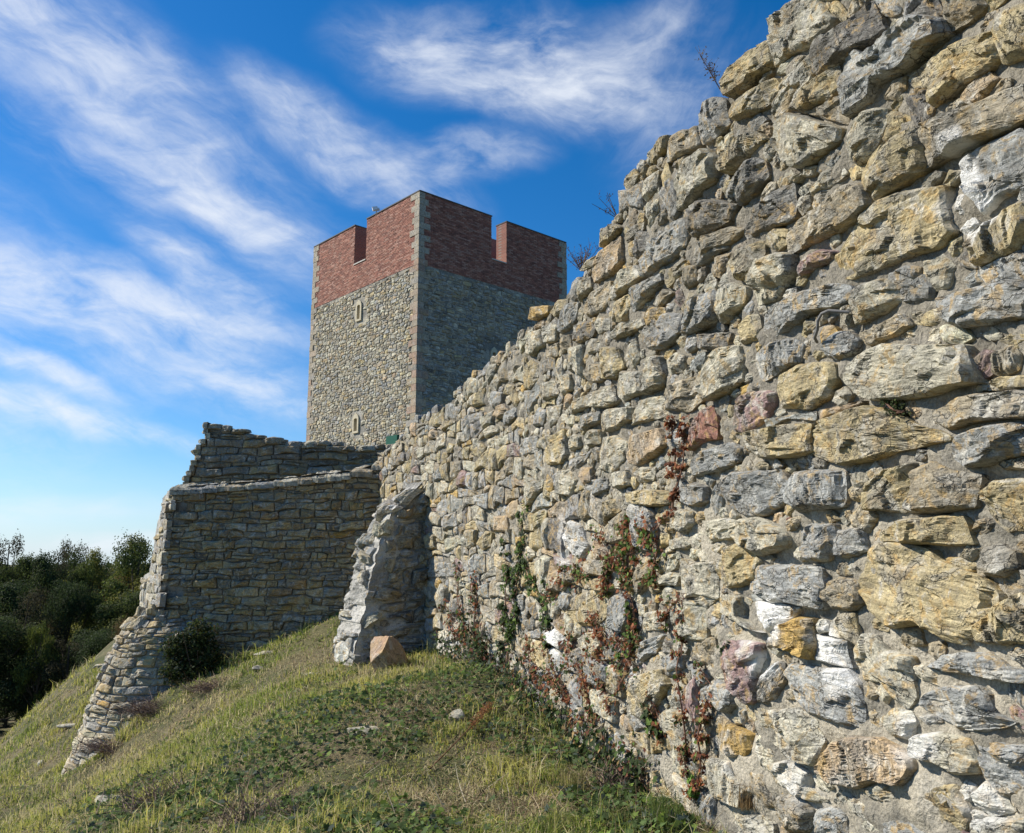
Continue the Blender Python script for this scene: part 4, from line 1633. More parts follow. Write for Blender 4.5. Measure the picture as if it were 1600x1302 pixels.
# openings (face u, z): slit windows
def slit(fn, x0, x1, y0, y1, flip):
    a = fn(x0, (y0 + y1) / 2)[0]
    b_ = fn(x1, (y0 + y1) / 2)[0]
    z1 = fn((x0 + x1) / 2, y0)[1]
    z0 = fn((x0 + x1) / 2, y1)[1]
    a, b_ = (SIDE - a, SIDE - b_) if flip else (a, b_)
    return (min(a, b_), max(a, b_), z0, z1)


wins = [('L', slit(tL, 559.5, 564.0, 477, 499, True)), ('L', slit(tL, 554.5, 559.5, 654, 674, True)), ('R', slit(tR, 768.5, 773.5, 551, 566, False))]
holesL = [w_[1] for w_ in wins if w_[0] == 'L']
holesR = [w_[1] for w_ in wins if w_[0] == 'R']
core = merge([rect_cells(mapL, 0, SIDE, Z0, ZB, holesL), rect_cells(mapR, 0, SIDE, Z0, ZB, holesR),
              rect_cells(mapBL, 0, SIDE, Z0, ZB, []), rect_cells(mapBR, 0, SIDE, Z0, ZB, [])])
part('wall', core[0], core[1], M_MORTAR_FAR, tower)

rngT = np.random.default_rng(41)
T_MIX = {'g': 3, 'w': 10, 'y': 2.0, 'b': 4, 'd': .8, 't': .5}
jobs = []


def hits(p, holes, m=.22):
    return any(p[:, 0].max() > h[0] - m and p[:, 0].min() < h[1] + m and p[:, 1].max() > h[2] - m * .9 and p[:, 1].min() < h[3] + m * 1.5 for h in holes)


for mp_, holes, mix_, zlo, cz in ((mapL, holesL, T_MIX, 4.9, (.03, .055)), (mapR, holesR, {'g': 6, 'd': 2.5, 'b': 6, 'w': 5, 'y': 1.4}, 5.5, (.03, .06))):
    left = mp_ is mapL
    for p in courses(.05, SIDE - .05, zlo, ZB - .05, .125 if left else .115, .30 if left else .40, rngT, .008, .8, .12):
        if p[:, 1].max() > ZB - .02 or hits(p, holes) or p[:, 0].min() < .25 or p[:, 0].max() > SIDE - .25:
            continue
        A = abs(parea(p))
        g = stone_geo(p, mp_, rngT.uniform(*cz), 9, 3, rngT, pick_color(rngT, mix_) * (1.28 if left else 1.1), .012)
        w_ = mp_(p.mean(0)[None], np.zeros(1))[0]
        ppm, _ = screen_size(w_)
        jobs.append((g, A * ppm * ppm * (.75 if left else .7) * (1 if w_[2] > 6.5 else .1)))
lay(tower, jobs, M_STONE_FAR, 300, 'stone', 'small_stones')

# brick crown: merlon blocks with crenels, parapet thickness TH
TH = .78
cl0, cl1 = sorted([SIDE - tL(553.5, 413)[0], SIDE - tL(572, 405)[0]])
clz = tL(562, 411)[1]
cr0, cr1 = sorted([tR(767.7, 409)[0], tR(791, 411)[0]])
crz = tR(779, 409)[1]
BRICKC = [(.31, .140, .098), (.27, .118, .085), (.35, .175, .125), (.23, .108, .082), (.36, .205, .155)]


def para(fmap, a, b_, z0, z1):
    "solid parapet piece"
    q = [(a, z0), (b_, z0), (b_, z1), (a, z1)]
    o = fmap(np.array(q, float), np.zeros(4)); i_ = fmap(np.array(q, float), np.full(4, -TH))
    V = np.vstack([o, i_])
    Q = [(0, 1, 2, 3), (5, 4, 7, 6), (1, 5, 6, 2), (4, 0, 3, 7), (3, 2, 6, 7), (4, 5, 1, 0)]
    T = [t_ for q_ in Q for t_ in ((q_[0], q_[1], q_[2]), (q_[0], q_[2], q_[3]))]
    return V, np.array(T), np.tile(np.array([.26, .13, .095]), (8, 1)), V.copy()


def brick_field(fmap, a, b_, z0, z1, skip, depth=0.0, mul=1.0):
    out = []
    rowh, bw = .075, .27
    z, r = z0, 0
    while z < z1 - .02:
        u = a - (.5 * bw if r % 2 else 0)
        while u < b_:
            ua, ub_ = max(u, a), min(u + bw - .014, b_)
            ok_ = ub_ - ua > .04 and not any(ua < s[1] and ub_ > s[0] and z + rowh > s[2] for s in skip)
            if not ok_ and ub_ - ua > .04:
                for s in skip:
                    if z + rowh > s[2]:
                        if ua < s[0] < ub_:
                            ub_ = s[0]
                        elif ua < s[1] < ub_:
                            ua = s[1]
                ok_ = ub_ - ua > .04 and not any(ua < s[1] - 1e-4 and ub_ > s[0] + 1e-4 and z + rowh > s[2] for s in skip)
            if ok_:
                h = min(rowh - .014, z1 - z)
                d = rngT.uniform(.008, .026)
                q = np.array([(ua, z), (ub_, z), (ub_, z + h), (ua, z + h)])
                f_ = fmap(q, np.full(4, depth + d)); bk = fmap(q, np.full(4, depth - .01))
                c = np.array(BRICKC[rngT.integers(5)]) * rngT.uniform(.8, 1.15) * mul
                V = np.vstack([f_, bk])
                T = [(0, 1, 2), (0, 2, 3), (0, 4, 5), (0, 5, 1), (1, 5, 6), (1, 6, 2), (2, 6, 7), (2, 7, 3), (3, 7, 4), (3, 4, 0)]
                out.append((V, np.array(T), np.tile(c, (8, 1)), V))
            u += bw
        z += rowh
        r += 1
    return out


crown = merge([
    para(mapL, 0, cl0, ZB, ZT), para(mapL, cl1, SIDE, ZB, ZT), para(mapL, cl0, cl1, ZB, clz),
    para(mapR, TH, cr0, ZB, ZT), para(mapR, cr1, SIDE - TH, ZB, ZT), para(mapR, cr0, cr1, ZB, crz),
    para(mapBL, 0, SIDE * .45, ZB, ZT), para(mapBL, SIDE * .57, SIDE - TH, ZB, ZT), para(mapBL, SIDE * .45, SIDE * .57, ZB, crz),
    para(mapBR, 0, SIDE * .45, ZB, ZT), para(mapBR, SIDE * .57, SIDE - TH, ZB, ZT), para(mapBR, SIDE * .45, SIDE * .57, ZB, crz)])
m, t, b, out = base_mat('brick_wall', .9)
geo = t.n('ShaderNodeNewGeometry')
sepn = t.n('ShaderNodeSeparateXYZ'); t.put(sepn.inputs[0], geo.outputs['Position'])
cb = t.n('ShaderNodeCombineXYZ')
t.put(cb.inputs[0], t.math('ADD', sepn.outputs[0], sepn.outputs[1]))
t.put(cb.inputs[1], sepn.outputs[2])
br = t.n('ShaderNodeTexBrick', i_Scale=1.0, i_Color1=(.28, .115, .08, 1), i_Color2=(.21, .085, .062, 1), i_Mortar=(.24, .19, .16, 1))
br.inputs['Mortar Size'].default_value = .008
br.inputs['Brick Width'].default_value = .27
br.inputs['Row Height'].default_value = .075
t.put(br.inputs['Vector'], cb.outputs[0])
t.put(b.inputs['Base Color'], br.outputs[0])
M_BRICKWALL = m
part('brick_parapet', crown[0], crown[1], M_BRICKWALL, tower)
bricks = brick_field(mapL, .3, SIDE - .3, ZB, ZT, [(cl0, cl1, clz)]) + brick_field(mapR, .3, SIDE - .3, ZB, ZT, [(cr0, cr1, crz)])
V_, T_, C_, S_ = merge(bricks)
part('bricks', V_, T_, M_BRICK, tower, C_, S_, kind='stuff')
sx_, _, sz_2 = ray(772, 374)
cbx = np.array([sx_ * 45.2, 45.2])
g = box_geo([*(cbx - TRr * .9), 14.9], [*(TRr * 1.7), 0], [*(TL * 1.6), 0], [0, 0, sz_2 * 45.2 - 14.9], (.25, .12, .09))
part('stair_head', g[0], g[1], M_BRICKWALL, tower)
# roof deck inside
q = [TC + TL * SIDE * a + TRr * SIDE * b_ for a, b_ in ((.02, .02), (.98, .02), (.98, .98), (.02, .98))]
V_ = np.array([[*p, 15.0] for p in q])
part('roof_deck', V_, np.array([(0, 2, 1), (0, 3, 2)]), M_PLAIN, tower, np.full((4, 3), .25))


def slab(fmap, a, b_, z, h, d_out, d_in, col):
    q = np.array([(a, z), (b_, z), (b_, z + h), (a, z + h)], float)
    V = np.vstack([fmap(q, np.full(4, d_out)), fmap(q, np.full(4, d_in))])
    Q = [(0, 1, 2, 3), (5, 4, 7, 6), (1, 5, 6, 2), (4, 0, 3, 7), (3, 2, 6, 7), (4, 5, 1, 0)]
    T = [t_ for q_ in Q for t_ in ((q_[0], q_[1], q_[2]), (q_[0], q_[2], q_[3]))]
    return V, np.array(T), np.tile(np.array(col, float), (8, 1)), V.copy()


for fm, spans in ((mapL, [(-.03, cl0 + .02), (cl1 - .02, SIDE + .03)]), (mapR, [(.0, cr0 + .02), (cr1 - .02, SIDE + .03)]),
                  (mapBL, [(0, SIDE * .45), (SIDE * .57, SIDE)]), (mapBR, [(0, SIDE * .45), (SIDE * .57, SIDE)])):
    for a, b_ in spans:
        g = slab(fm, a, b_, ZT + .003 + (.002 if fm in (mapR, mapBR) else 0), .055, .05, -TH - .04, (.10, .095, .09))
        part('coping', g[0], g[1], M_PLAIN, tower, g[2])
for fm, a, b_, z in ((mapL, cl0, cl1, clz), (mapR, cr0, cr1, crz)):
    g = slab(fm, a + .003, b_ - .003, z + .002, .06, .05, -TH, (.5, .47, .42))
    part('crenel_sill', g[0], g[1], M_PLAIN, tower, g[2])

# quoins
QC = [(.42, .36, .26), (.38, .33, .25), (.45, .36, .27), (.36, .33, .28), (.43, .30, .22)]
M_QUOIN = stone_mat('dressed_stone', .5, .5, .15, .5)


def quoin(corner, da, db, wa, wb, z, h, col):
    "block wrapped round a corner; da, db point along the two faces away from the corner"
    o = corner - da * .035 - db * .035
    j = rngT.uniform(-.008, .012)
    o = o - (da + db) * j
    g = box_geo([*o, z], [*(da * (wa + .035)), 0], [*(db * (wb + .035)), 0], [0, 0, h - .012], col)
    part('quoin', *g[:2], M_QUOIN, tower, g[2], g[3], center=True)


for corner, da, db, zlo in ((TC, TL, TRr, 5.6), (TC + TL * SIDE, -TL, TRr, 5.2), (TC + TRr * SIDE, -TRr, TL, 11.2)):
    z = ZT - .01
    k = 0
    while z > zlo:
        h = rngT.uniform(.26, .36) if z < ZB else .30
        z -= h
        long_a = k % 2 == 0
        wa, wb = (.62, .30) if long_a else (.32, .58)
        wa *= rngT.uniform(.85, 1.15); wb *= rngT.uniform(.85, 1.15)
        c = np.array(QC[rngT.integers(5)]) * rngT.uniform(.8, 1.1)
        if z > ZB:
            c = np.array([.40, .355, .28]) * rngT.uniform(.9, 1.08)
        quoin(corner, da, db, wa, wb, z, h, c)
        k += 1

# slit windows
for face, (a, b_, z0, z1) in wins:
    fm = mapL if face == 'L' else mapR
    cx_, w_ = (a + b_) / 2, (b_ - a)
    fw = w_ * .5 + .12
    outer = [(-fw, z0 - .10), (fw, z0 - .10), (fw, z1 - .02), (fw * .72, z1 + .14), (0, z1 + .28), (-fw * .72, z1 + .14), (-fw, z1 - .02)]
    inner = [(-w_ / 2, z0), (w_ / 2, z0), (w_ / 2, z1 - .05), (w_ * .35, z1 - .02), (0, z1), (-w_ * .35, z1 - .02), (-w_ / 2, z1 - .05)]
    o = np.array(outer) + [cx_, 0]; i_ = np.array(inner) + [cx_, 0]
    n = 7
    V = np.vstack([fm(o, np.full(n, -.02)), fm(o, np.full(n, .075)), fm(i_, np.full(n, .075)), fm(i_, np.full(n, -.45))])
    T = []
    for k in range(n):
        l = (k + 1) % n
        for r in range(3):
            T += [(r * n + k, r * n + l, (r + 1) * n + l), (r * n + k, (r + 1) * n + l, (r + 1) * n + k)]
    part('window_frame', V, np.array(T), M_PLAIN, tower, np.tile([.50, .44, .31], (len(V), 1)))
    V = fm(np.array([(a - .05, z0 - .05), (b_ + .05, z0 - .05), (b_ + .05, z1 + .05), (a - .05, z1 + .05)]), np.full(4, -.20))
    part('window_dark_pane', V, np.array([(0, 1, 2), (0, 2, 3)]), M_DARK, tower, np.full((4, 3), .02))  # near-black pane closing the slit, its colour stands in for the unlit interior

# green boarded shutter low on the sunny face
g0 = tL(607, 690)[0]; g1 = tL(624, 690)[0]; gz1 = tL(612, 682)[1]; gz0 = tL(612, 702)[1]
a, b_ = sorted((SIDE - g0, SIDE - g1))
sh = part('shutter', *slab(mapL, a, b_, gz0, gz1 - gz0, .14, .0, (.01, .09, .06))[:2], M_PLAIN, tower, np.full((8, 3), (.01, .09, .06)))
for k in range(5):
    z = gz0 + (gz1 - gz0) * (k + .15) / 5
    g = slab(mapL, a + .01, b_ - .01, z, (gz1 - gz0) * .14, .165, .142, (.012, .11, .07))
    me_ = part('slat', g[0], g[1], M_PLAIN, sh, g[2])
    me_.location = (0, 0, 0)
    me_.data.transform(__import__('mathutils').Matrix.Translation(Vector(tower.location) * 0))

# little white fitting on the parapet
wf = at(583, 331, 1.0)
s_, _ = tL(583, 340)
pp = TC + TL * (s_ - .1) + TRr * .12
fit = thing('floodlight', 'small white floodlight standing on the parapet of the tower', 'lamp', (pp[0], pp[1], ZT + .06))
b1 = box_geo([pp[0] - .03, pp[1] - .03, ZT + .06], [.06, 0, 0], [0, .06, 0], [0, 0, .30], (.6, .6, .6))
part('bracket', b1[0], b1[1], M_PLAIN, fit, b1[2])
b2 = box_geo([pp[0] - .16, pp[1] - .12, ZT + .30], [.26, .04, .05], [-.03, .2, 0], [-.05, 0, .17], (.75, .76, .78))
b3 = box_geo([pp[0] + .08, pp[1] - .1, ZT + .32], [.1, .015, .02], [-.02, .16, 0], [-.03, 0, .1], (.6, .62, .66))
part('lamp_housing', b2[0], b2[1], M_PLAIN, fit, b2[2])
part('lens_hood', b3[0], b3[1], M_PLAIN, fit, b3[2])

# ------------------------------------------------------------------ boulder and loose stones
rngS = np.random.default_rng(51)


def boulder(center, size, col, seed, cuts=12, name='boulder', mat=None, squash=(1, 1, 1), sub=4):
    import bmesh
    bm = bmesh.new()
    bmesh.ops.create_icosphere(bm, subdivisions=sub, radius=1.0)
    V = np.array([v.co for v in bm.verts])
    T = np.array([[l.index for l in f.verts] for f in bm.faces])
    bm.free()
    r = np.random.default_rng(seed)
    for _ in range(cuts):
        nrm = r.normal(size=3); nrm /= np.linalg.norm(nrm)
        h = r.uniform(.55, .85)
        dd = V @ nrm
        V = V - np.clip(dd - h, 0, None)[:, None] * nrm[None]
    V = V * (1 + .035 * fbm(V * 2.2 + seed, 4, seed))[:, None]
    V = V + .012 * fbm(V * 14 + seed, 3, seed)[:, None] * V
    V = V * np.array(squash) * size
    C = np.tile(np.array(col, float), (len(V), 1))
    return V + np.array(center), T, C, V + seed


bc = at(606, 1022, 12.2)
import bmesh
bm = bmesh.new()
bmesh.ops.create_icosphere(bm, subdivisions=5, radius=1.0)
V_ = np.array([v.co for v in bm.verts]); T_ = np.array([[l.index for l in f.verts] for f in bm.faces])
bm.free()
V_ = V_ * 1.5
for nrm, h in [((-.75, -.45, .5), .62), ((.55, -.75, .25), .66), ((.35, -.5, -.8), .72), ((-.9, .1, -.35), .70), ((.9, .1, .35), .74), ((.1, .2, 1), .86), ((0, 1, 0), .75), ((.0, -.2, -1), .8), ((-.4, -.9, -.2), .74), ((.6, .2, .8), .78)]:
    nrm = np.array(nrm, float); nrm /= np.linalg.norm(nrm)
    V_ = V_ - np.clip(V_ @ nrm - h, 0, None)[:, None] * nrm[None]
V_ = V_ * (1 + .10 * fbm(V_ * 1.9, 4, 3) + .022 * fbm(V_ * 9, 4, 4))[:, None]
V_ = V_ * np.array([.31, .30, .30]) + np.array(bc) + [0, 0, -.03]
S_ = V_ + 3
C_ = np.tile([.40, .265, .16], (len(V_), 1))
n_ = fbm(S_ / .18, 3, 5)
C_[:, 0] += .03 * n_; C_[:, 2] += .05 * np.clip(n_, -1, .2)
me = mesh_np('boulder', V_ - np.array(bc), T_, stone_mat('sandstone', 1.0, .55, .3, .5), C_, S_)
link('boulder', me, None, bc, label='angular orange sandstone boulder resting in the grass at the foot of the buttress', category='boulder')
LOOSE = [(490, 1057, 12.0, .15, 'flat pale stone in the grass down the slope left of the orange boulder', (1.3, .8, .45)),
         (566, 1146, 9.0, .12, 'pale grey flat stone in the middle of the slope among dark ivy', (1.6, .9, .45)),
         (716, 1124, 8.8, .10, 'small whitish stone in ground cover near the dry orange seed stalk', (1, .8, .7)),
         (168, 1254, 8.6, .15, 'white grey stone half buried in dead stems at the lower left', (1.2, .8, .5)),
         (64, 1196, 11.2, .10, 'small pale stone on the yellow grass below the battered base', (.7, .7, 1.2)),
         (417, 1022, 14.5, .14, 'pale flat stone at the foot of the shaded wall', (1.8, .8, .4)),
         (405, 1045, 13.4, .10, 'small tan stone just below the foot of the shaded wall', (1.2, .8, .5)),
         (154, 1042, 18.0, .12, 'grey stone on the grass bank just left of the battered base', (1.5, .8, .6)),
         (136, 1074, 19.0, .07, 'tiny white stone on the bank behind the battered base', (1, 1, 1.2)),
         (110, 1135, 17.0, .16, 'long flat stone on the bank left of the foot of the battered base', (2.0, .8, .4)),
         (1150, 1262, 5.2, .08, 'white stone lying against the foot of the long wall', (1.2, .8, .6))]
for i, (px, py, Y, s_, lab, sq) in enumerate(LOOSE):
    v = at(px, py, Y)
    # slide along the ray to meet the ground
    for _ in range(30):
        gz = ground_z([v.x], [v.y])[0]
        a_r, _, c_r = ray(px, py)
        if abs(gz - v.z) < .01:
            break
        Yn = v.y + (v.z - gz) * -.8 / (c_r - .12)
        Yn = min(max(Yn, 4), 40)
        v = at(px, py, v.y * .6 + Yn * .4)
    gz = ground_z([v.x], [v.y])[0]
    V_, T_, C_, S_ = boulder((0, 0, 0), s_, np.array(PAL['w']) * rngS.uniform(.9, 1.15), 100 + i, 9, squash=sq, sub=3)
    me = mesh_np('loose_stone', V_, T_, M_STONE, C_, S_)
    link('loose_stone', me, None, Vector((v.x, v.y, gz + s_ * sq[2] * .25)), label=lab, category='stone', group='loose stones in the grass')

# bent metal rod in the wall
g1 = [px2uv(*q) for q in [(1293, 536), (1300, 530), (1310, 518), (1312, 504), (1317, 493), (1325, 488), (1338, 489)]]
pts = wall_map(np.array(g1), np.array([.06, .10, .12, .125, .12, .11, .04]))
V_, T_, C_, S_ = tube_geo(pts, .008, .008, 8, (.16, .155, .15))
me = mesh_np('iron_hook', V_ - pts[3], T_, M_PLAIN, C_, S_, True)
link('iron_hook', me, None, Vector(pts[3]), label='bent grey iron rod hooking out of the wall between stones', category='hook')

# ------------------------------------------------------------------ vegetation
rngV = np.random.default_rng(61)


def leaves_geo(C, N, size, col, rng, kind='ivy'):
    "C centres, N leaf normals, size array, col array"
    n = len(C)
    if kind == 'ivy':
        shp = np.array([[0, -.5], [.42, -.42], [.28, -.05], [.5, .12], [.18, .2], [0, .6], [-.18, .2], [-.5, .12], [-.28, -.05], [-.42, -.42]])
        tri = np.array([[0, 1, 2], [2, 3, 4], [4, 5, 6], [6, 7, 8], [8, 9, 0], [0, 2, 8], [2, 4, 6], [2, 6, 8]])
    elif kind == 'oval':
        shp = np.array([[0, -.5], [.26, -.1], [.18, .28], [0, .55], [-.18, .28], [-.26, -.1]])
        tri = np.array([[0, 1, 5], [1, 2, 4], [1, 4, 5], [2, 3, 4]])
    else:
        shp = np.array([[0, -.5], [.42, .0], [0, .5], [-.42, 0]])
        tri = np.array([[0, 1, 2], [0, 2, 3]])
    k = len(shp)
    N = N / (np.linalg.norm(N, axis=1)[:, None] + 1e-9)
    R = rng.normal(size=(n, 3))
    A = np.cross(N, R); A /= np.linalg.norm(A, axis=1)[:, None] + 1e-9
    B = np.cross(N, A)
    fold = rng.uniform(-.25, .35, n)
    V = C[:, None, :] + size[:, None, None] * (A[:, None, :] * shp[None, :, :1] + B[:, None, :] * shp[None, :, 1:] +
                                              N[:, None, :] * (np.abs(shp[None, :, :1]) * fold[:, None, None]))
    T = (np.arange(n) * k)[:, None, None] + tri[None]
    Cc = np.repeat(col[:, None, :], k, 1).reshape(-1, 3)
    V = V.reshape(-1, 3)
    return V, T.reshape(-1, 3), Cc, V


def blades_geo(base, height, width, lean, col, rng):
    n = len(base)
    az = rng.uniform(0, 2 * math.pi, n)
    side = np.c_[np.cos(az), np.sin(az), np.zeros(n)]
    la = rng.uniform(0, 2 * math.pi, n)
    ld = np.c_[np.cos(la), np.sin(la), np.zeros(n)] * lean[:, None]
    z = np.array([0, 0, 1.0])
    p0 = base
    p1 = base + (z + ld * .35) * height[:, None] * .55
    p2 = base + (z * (1 - .35 * np.minimum(1, lean))[:, None] + ld * 1.0) * height[:, None]
    w = side * width[:, None] * .5
    V = np.stack([p0 - w, p0 + w, p1 - w * .8, p1 + w * .8, p2], 1).reshape(-1, 3)
    T = (np.arange(n) * 5)[:, None, None] + np.array([[0, 1, 3], [0, 3, 2], [2, 3, 4]])[None]
    C = np.repeat(col[:, None, :], 5, 1).reshape(-1, 3)
    return V, T.reshape(-1, 3), C, V


def clear_of_walls(x, y):
    "true where grass may grow: on the camera's side of the long wall and outside the bastion"
    kx = np.interp(y, PP[:, 1], PP[:, 0])
    ok_ = x < kx - .04
    # front wall line
    s = (x - P1[0]) * FN[0] + (y - P1[1]) * FN[1]
    al = (x - P1[0]) * FD[0] + (y - P1[1]) * FD[1]
    inside_front = (s < .10) & (al < FL + .1)
    rs = (x - P2[0]) * RN[0] + (y - P2[1]) * RN[1]
    inside_ret = (rs < .35) & (al >= FL)
    ok_ &= ~(inside_front | ((s < 0) & inside_ret))
    ok_ &= np.hypot(x - FC[0], y - FC[1]) > 1.45
    bx, by = x - pb[0], y - pb[1]
    q, w = bx * nb[0] + by * nb[1], bx * tb[0] + by * tb[1]
    ok_ &= ~((q < 1.2) & (q > -.2) & (w > -.1) & (w < 1.1))
    return ok_


def scatter(n, k0=-.80, k1=.35, y0=3.4, y1=30, power=1.0):
    Y = y0 * (y1 / y0) ** rngV.random(n)
    k = rngV.uniform(k0, k1, n)
    X = k * Y
    m_ = clear_of_walls(X, Y)
    return X[m_], Y[m_]


def nz2(x, y, s, seed):
    return fbm(np.c_[x / s, y / s, x * 0], 3, seed)


def px_of(x, y, z):
    c, s = math.cos(PITCH), math.sin(PITCH)
    dep = y * c + z * s
    return CX + F * x / dep, CY - F * (-y * s + z * c) / dep


# darker ivy carpets: centres in the ground plane
def ground_at(px, py):
    best = None
    a_r, _, c_r = ray(px, py)
    Ys = np.linspace(3.5, 32, 500)
    gz = ground_z(a_r * Ys, Ys, False)
    hit = np.nonzero(c_r * Ys < gz)[0]
    Y = Ys[hit[0]] if len(hit) else 32
    return np.array([a_r * Y, Y])


IVY = [(ground_at(px, py), r) for px, py, r in [(840, 1180, .5), (1040, 1280, .3), (300, 1290, .5), (480, 1130, 1.5), (600, 1165, .7), (420, 1190, 1.5), (330, 1240, 1.0), (470, 1270, .6), (760, 1090, 1.0), (860, 1120, .9), (230, 1230, .7),
                                                (700, 1060, .8), (800, 1150, .5), (950, 1250, .5), (1000, 1290, .45), (590, 1020, .5), (660, 1015, .4), (180, 1290, .7), (900, 1200, .4)]]


def ivy_w(x, y):
    w = np.zeros(len(x))
    for c, r in IVY:
        w = np.maximum(w, 1 - np.hypot(x - c[0], y - c[1]) / r)
    return w + .45 * nz2(x, y, .8, 5)


DRYC = [(ground_at(px, py), r) for px, py, r in [(700, 1250, .45), (420, 1110, .6), (560, 1060, .5), (850, 1260, .4), (90, 1260, .6), (250, 1150, 1.3), (150, 1210, .9), (300, 1100, .8), (640, 1120, .7), (470, 1035, 1.0), (200, 1180, .7), (960, 1220, .5), (330, 1080, .7), (480, 1290, .3)]]


def dry_w(x, y):
    w = np.zeros(len(x))
    for c, r in DRYC:
        w = np.maximum(w, 1 - np.hypot(x - c[0], y - c[1]) / r)
    return w + .35 * nz2(x, y, .6, 9)


# grass: clumps of blades
cxs, cys = scatter(34000)
cx2, cy2 = scatter(12000, k1=-.1, y0=9, y1=24)
cxs, cys = np.concatenate([cxs, cx2]), np.concatenate([cys, cy2])
x = np.repeat(cxs, 8) + rngV.normal(0, .045, len(cxs) * 8)
y = np.repeat(cys, 8) + rngV.normal(0, .045, len(cxs) * 8)
cl = np.repeat(rngV.random(len(cxs)), 8)
m_ = clear_of_walls(x, y)
x, y, cl = x[m_], y[m_], cl[m_]
iw, dw = ivy_w(x, y), dry_w(x, y)
bare = nz2(x, y, .7, 44)
keep = rngV.random(len(x)) < np.where(iw > .25, .35, np.where(dw > .35, .55, 1.0)) * np.clip(1.25 - 1.6 * np.clip(bare - .15, 0, 1), .45, 1)
x, y, cl, iw, dw = x[keep], y[keep], cl[keep], iw[keep], dw[keep]
z = ground_z(x, y) - .01
n = len(x)
g1 = np.array([.26, .32, .06]); g2 = np.array([.50, .47, .12]); g3 = np.array([.64, .55, .31]); g4 = np.array([.08, .12, .035])
mixv = np.clip(.5 + 1.5 * nz2(x, y, .9, 21) + rngV.normal(0, .22, n) + .4 * (cl - .5), 0, 1)[:, None]
col = g1 * (1 - mixv) + g2 * mixv
strw = (rngV.random(n) < (.20 + .9 * np.clip(nz2(x, y, .45, 25), 0, 1) + .5 * (dw > .3)))[:, None]
col = np.where(strw, g3 * rngV.uniform(.6, 1.1, (n, 1)), col)
dk = (rngV.random(n) < .22)[:, None]
col = np.where(dk & ~strw, g4, col)
col = col * rngV.uniform(.8, 1.15, (n, 1))
ht = (.035 + .075 * rngV.random(n) ** 1.4) * (1 + 1.5 * np.clip(nz2(x, y, .55, 33), -.5, 1)) * np.where(dw > .35, .7, 1) * (1 + np.clip((y - 12) / 20, 0, .6))
tall = (cl > .93)
ht = ht * np.where(tall, 1.9, 1)
wd = .0035 + .0006 * y
V_, T_, C_, S_ = blades_geo(np.c_[x, y, z], ht, wd, rngV.uniform(.2, 1.2, n) * np.where(tall, .5, 1), col, rngV)
me = mesh_np('meadow_grass', V_, T_, M_GRASS, C_)
link('meadow_grass', me, label='yellow green autumn grass with straw covering the slope', category='grass', kind='stuff')

# flattened straw litter
cxs, cys = scatter(60000, y0=3.4, y1=26)
dw = dry_w(cxs, cys)
keep = rngV.random(len(cxs)) < np.clip(.55 + dw + nz2(cxs, cys, .6, 71), .15, 1)
cxs, cys = cxs[keep], cys[keep]
n = len(cxs)
V_, T_, C_, S_ = blades_geo(np.c_[cxs, cys, ground_z(cxs, cys) + .005], rngV.uniform(.03, .10, n), .003 + .0005 * cys, rngV.uniform(1.5, 4.0, n),
                            np.array([[.56, .47, .28], [.40, .31, .18], [.28, .20, .12]])[rngV.integers(0, 3, n)] * rngV.uniform(.7, 1.2, (n, 1)), rngV)
me = mesh_np('straw_litter', V_, T_, M_GRASS, C_)
link('straw_litter', me, label='flattened dry straw lying between the grass blades', category='straw', kind='stuff')

# broad leaved ground cover
cxs, cys = scatter(60000, y0=3.4, y1=18)
iw = ivy_w(cxs, cys)
keep = rngV.random(len(cxs)) < np.clip(iw * 2.6, 0.03, 1)
cxs, cys, iw = cxs[keep], cys[keep], iw[keep]
n = len(cxs)
z = ground_z(cxs, cys) + rngV.uniform(.01, .07, n) + .03 * np.clip(iw, 0, 1)
col = np.array([.075, .115, .035]) * rngV.uniform(.6, 1.6, (n, 1))
li = (rngV.random(n) < .16)[:, None]
col = np.where(li, np.array([.17, .24, .05]) * rngV.uniform(.7, 1.3, (n, 1)), col)
bl = (rngV.random(n) < .12)[:, None]
col = np.where(bl, np.array([.075, .10, .075]), col)
N = rngV.normal(0, .55, (n, 3)) + [0, -.1, 1]
V_, T_, C_, S_ = leaves_geo(np.c_[cxs, cys, z], N, rngV.uniform(.025, .065, n), col, rngV, 'ivy')
me = mesh_np('ground_ivy', V_, T_, M_LEAF, C_)
link('ground_ivy', me, label='dark green ivy carpet spreading in patches over the slope', category='ivy', kind='stuff')

# clover-sized leaves between the grass
cxs, cys = scatter(26000, y0=3.4, y1=16)
n = len(cxs)
z = ground_z(cxs, cys) + rngV.uniform(.005, .05, n)
col = np.array([.09, .14, .03]) * rngV.uniform(.5, 1.5, (n, 1))
V_, T_, C_, S_ = leaves_geo(np.c_[cxs, cys, z], rngV.normal(0, .5, (n, 3)) + [0, 0, 1], rngV.uniform(.012, .032, n), col, rngV, 'oval')
me = mesh_np('small_weeds', V_, T_, M_LEAF, C_)
link('small_weeds', me, label='small green weed leaves mixed in the grass', category='weeds', kind='stuff')

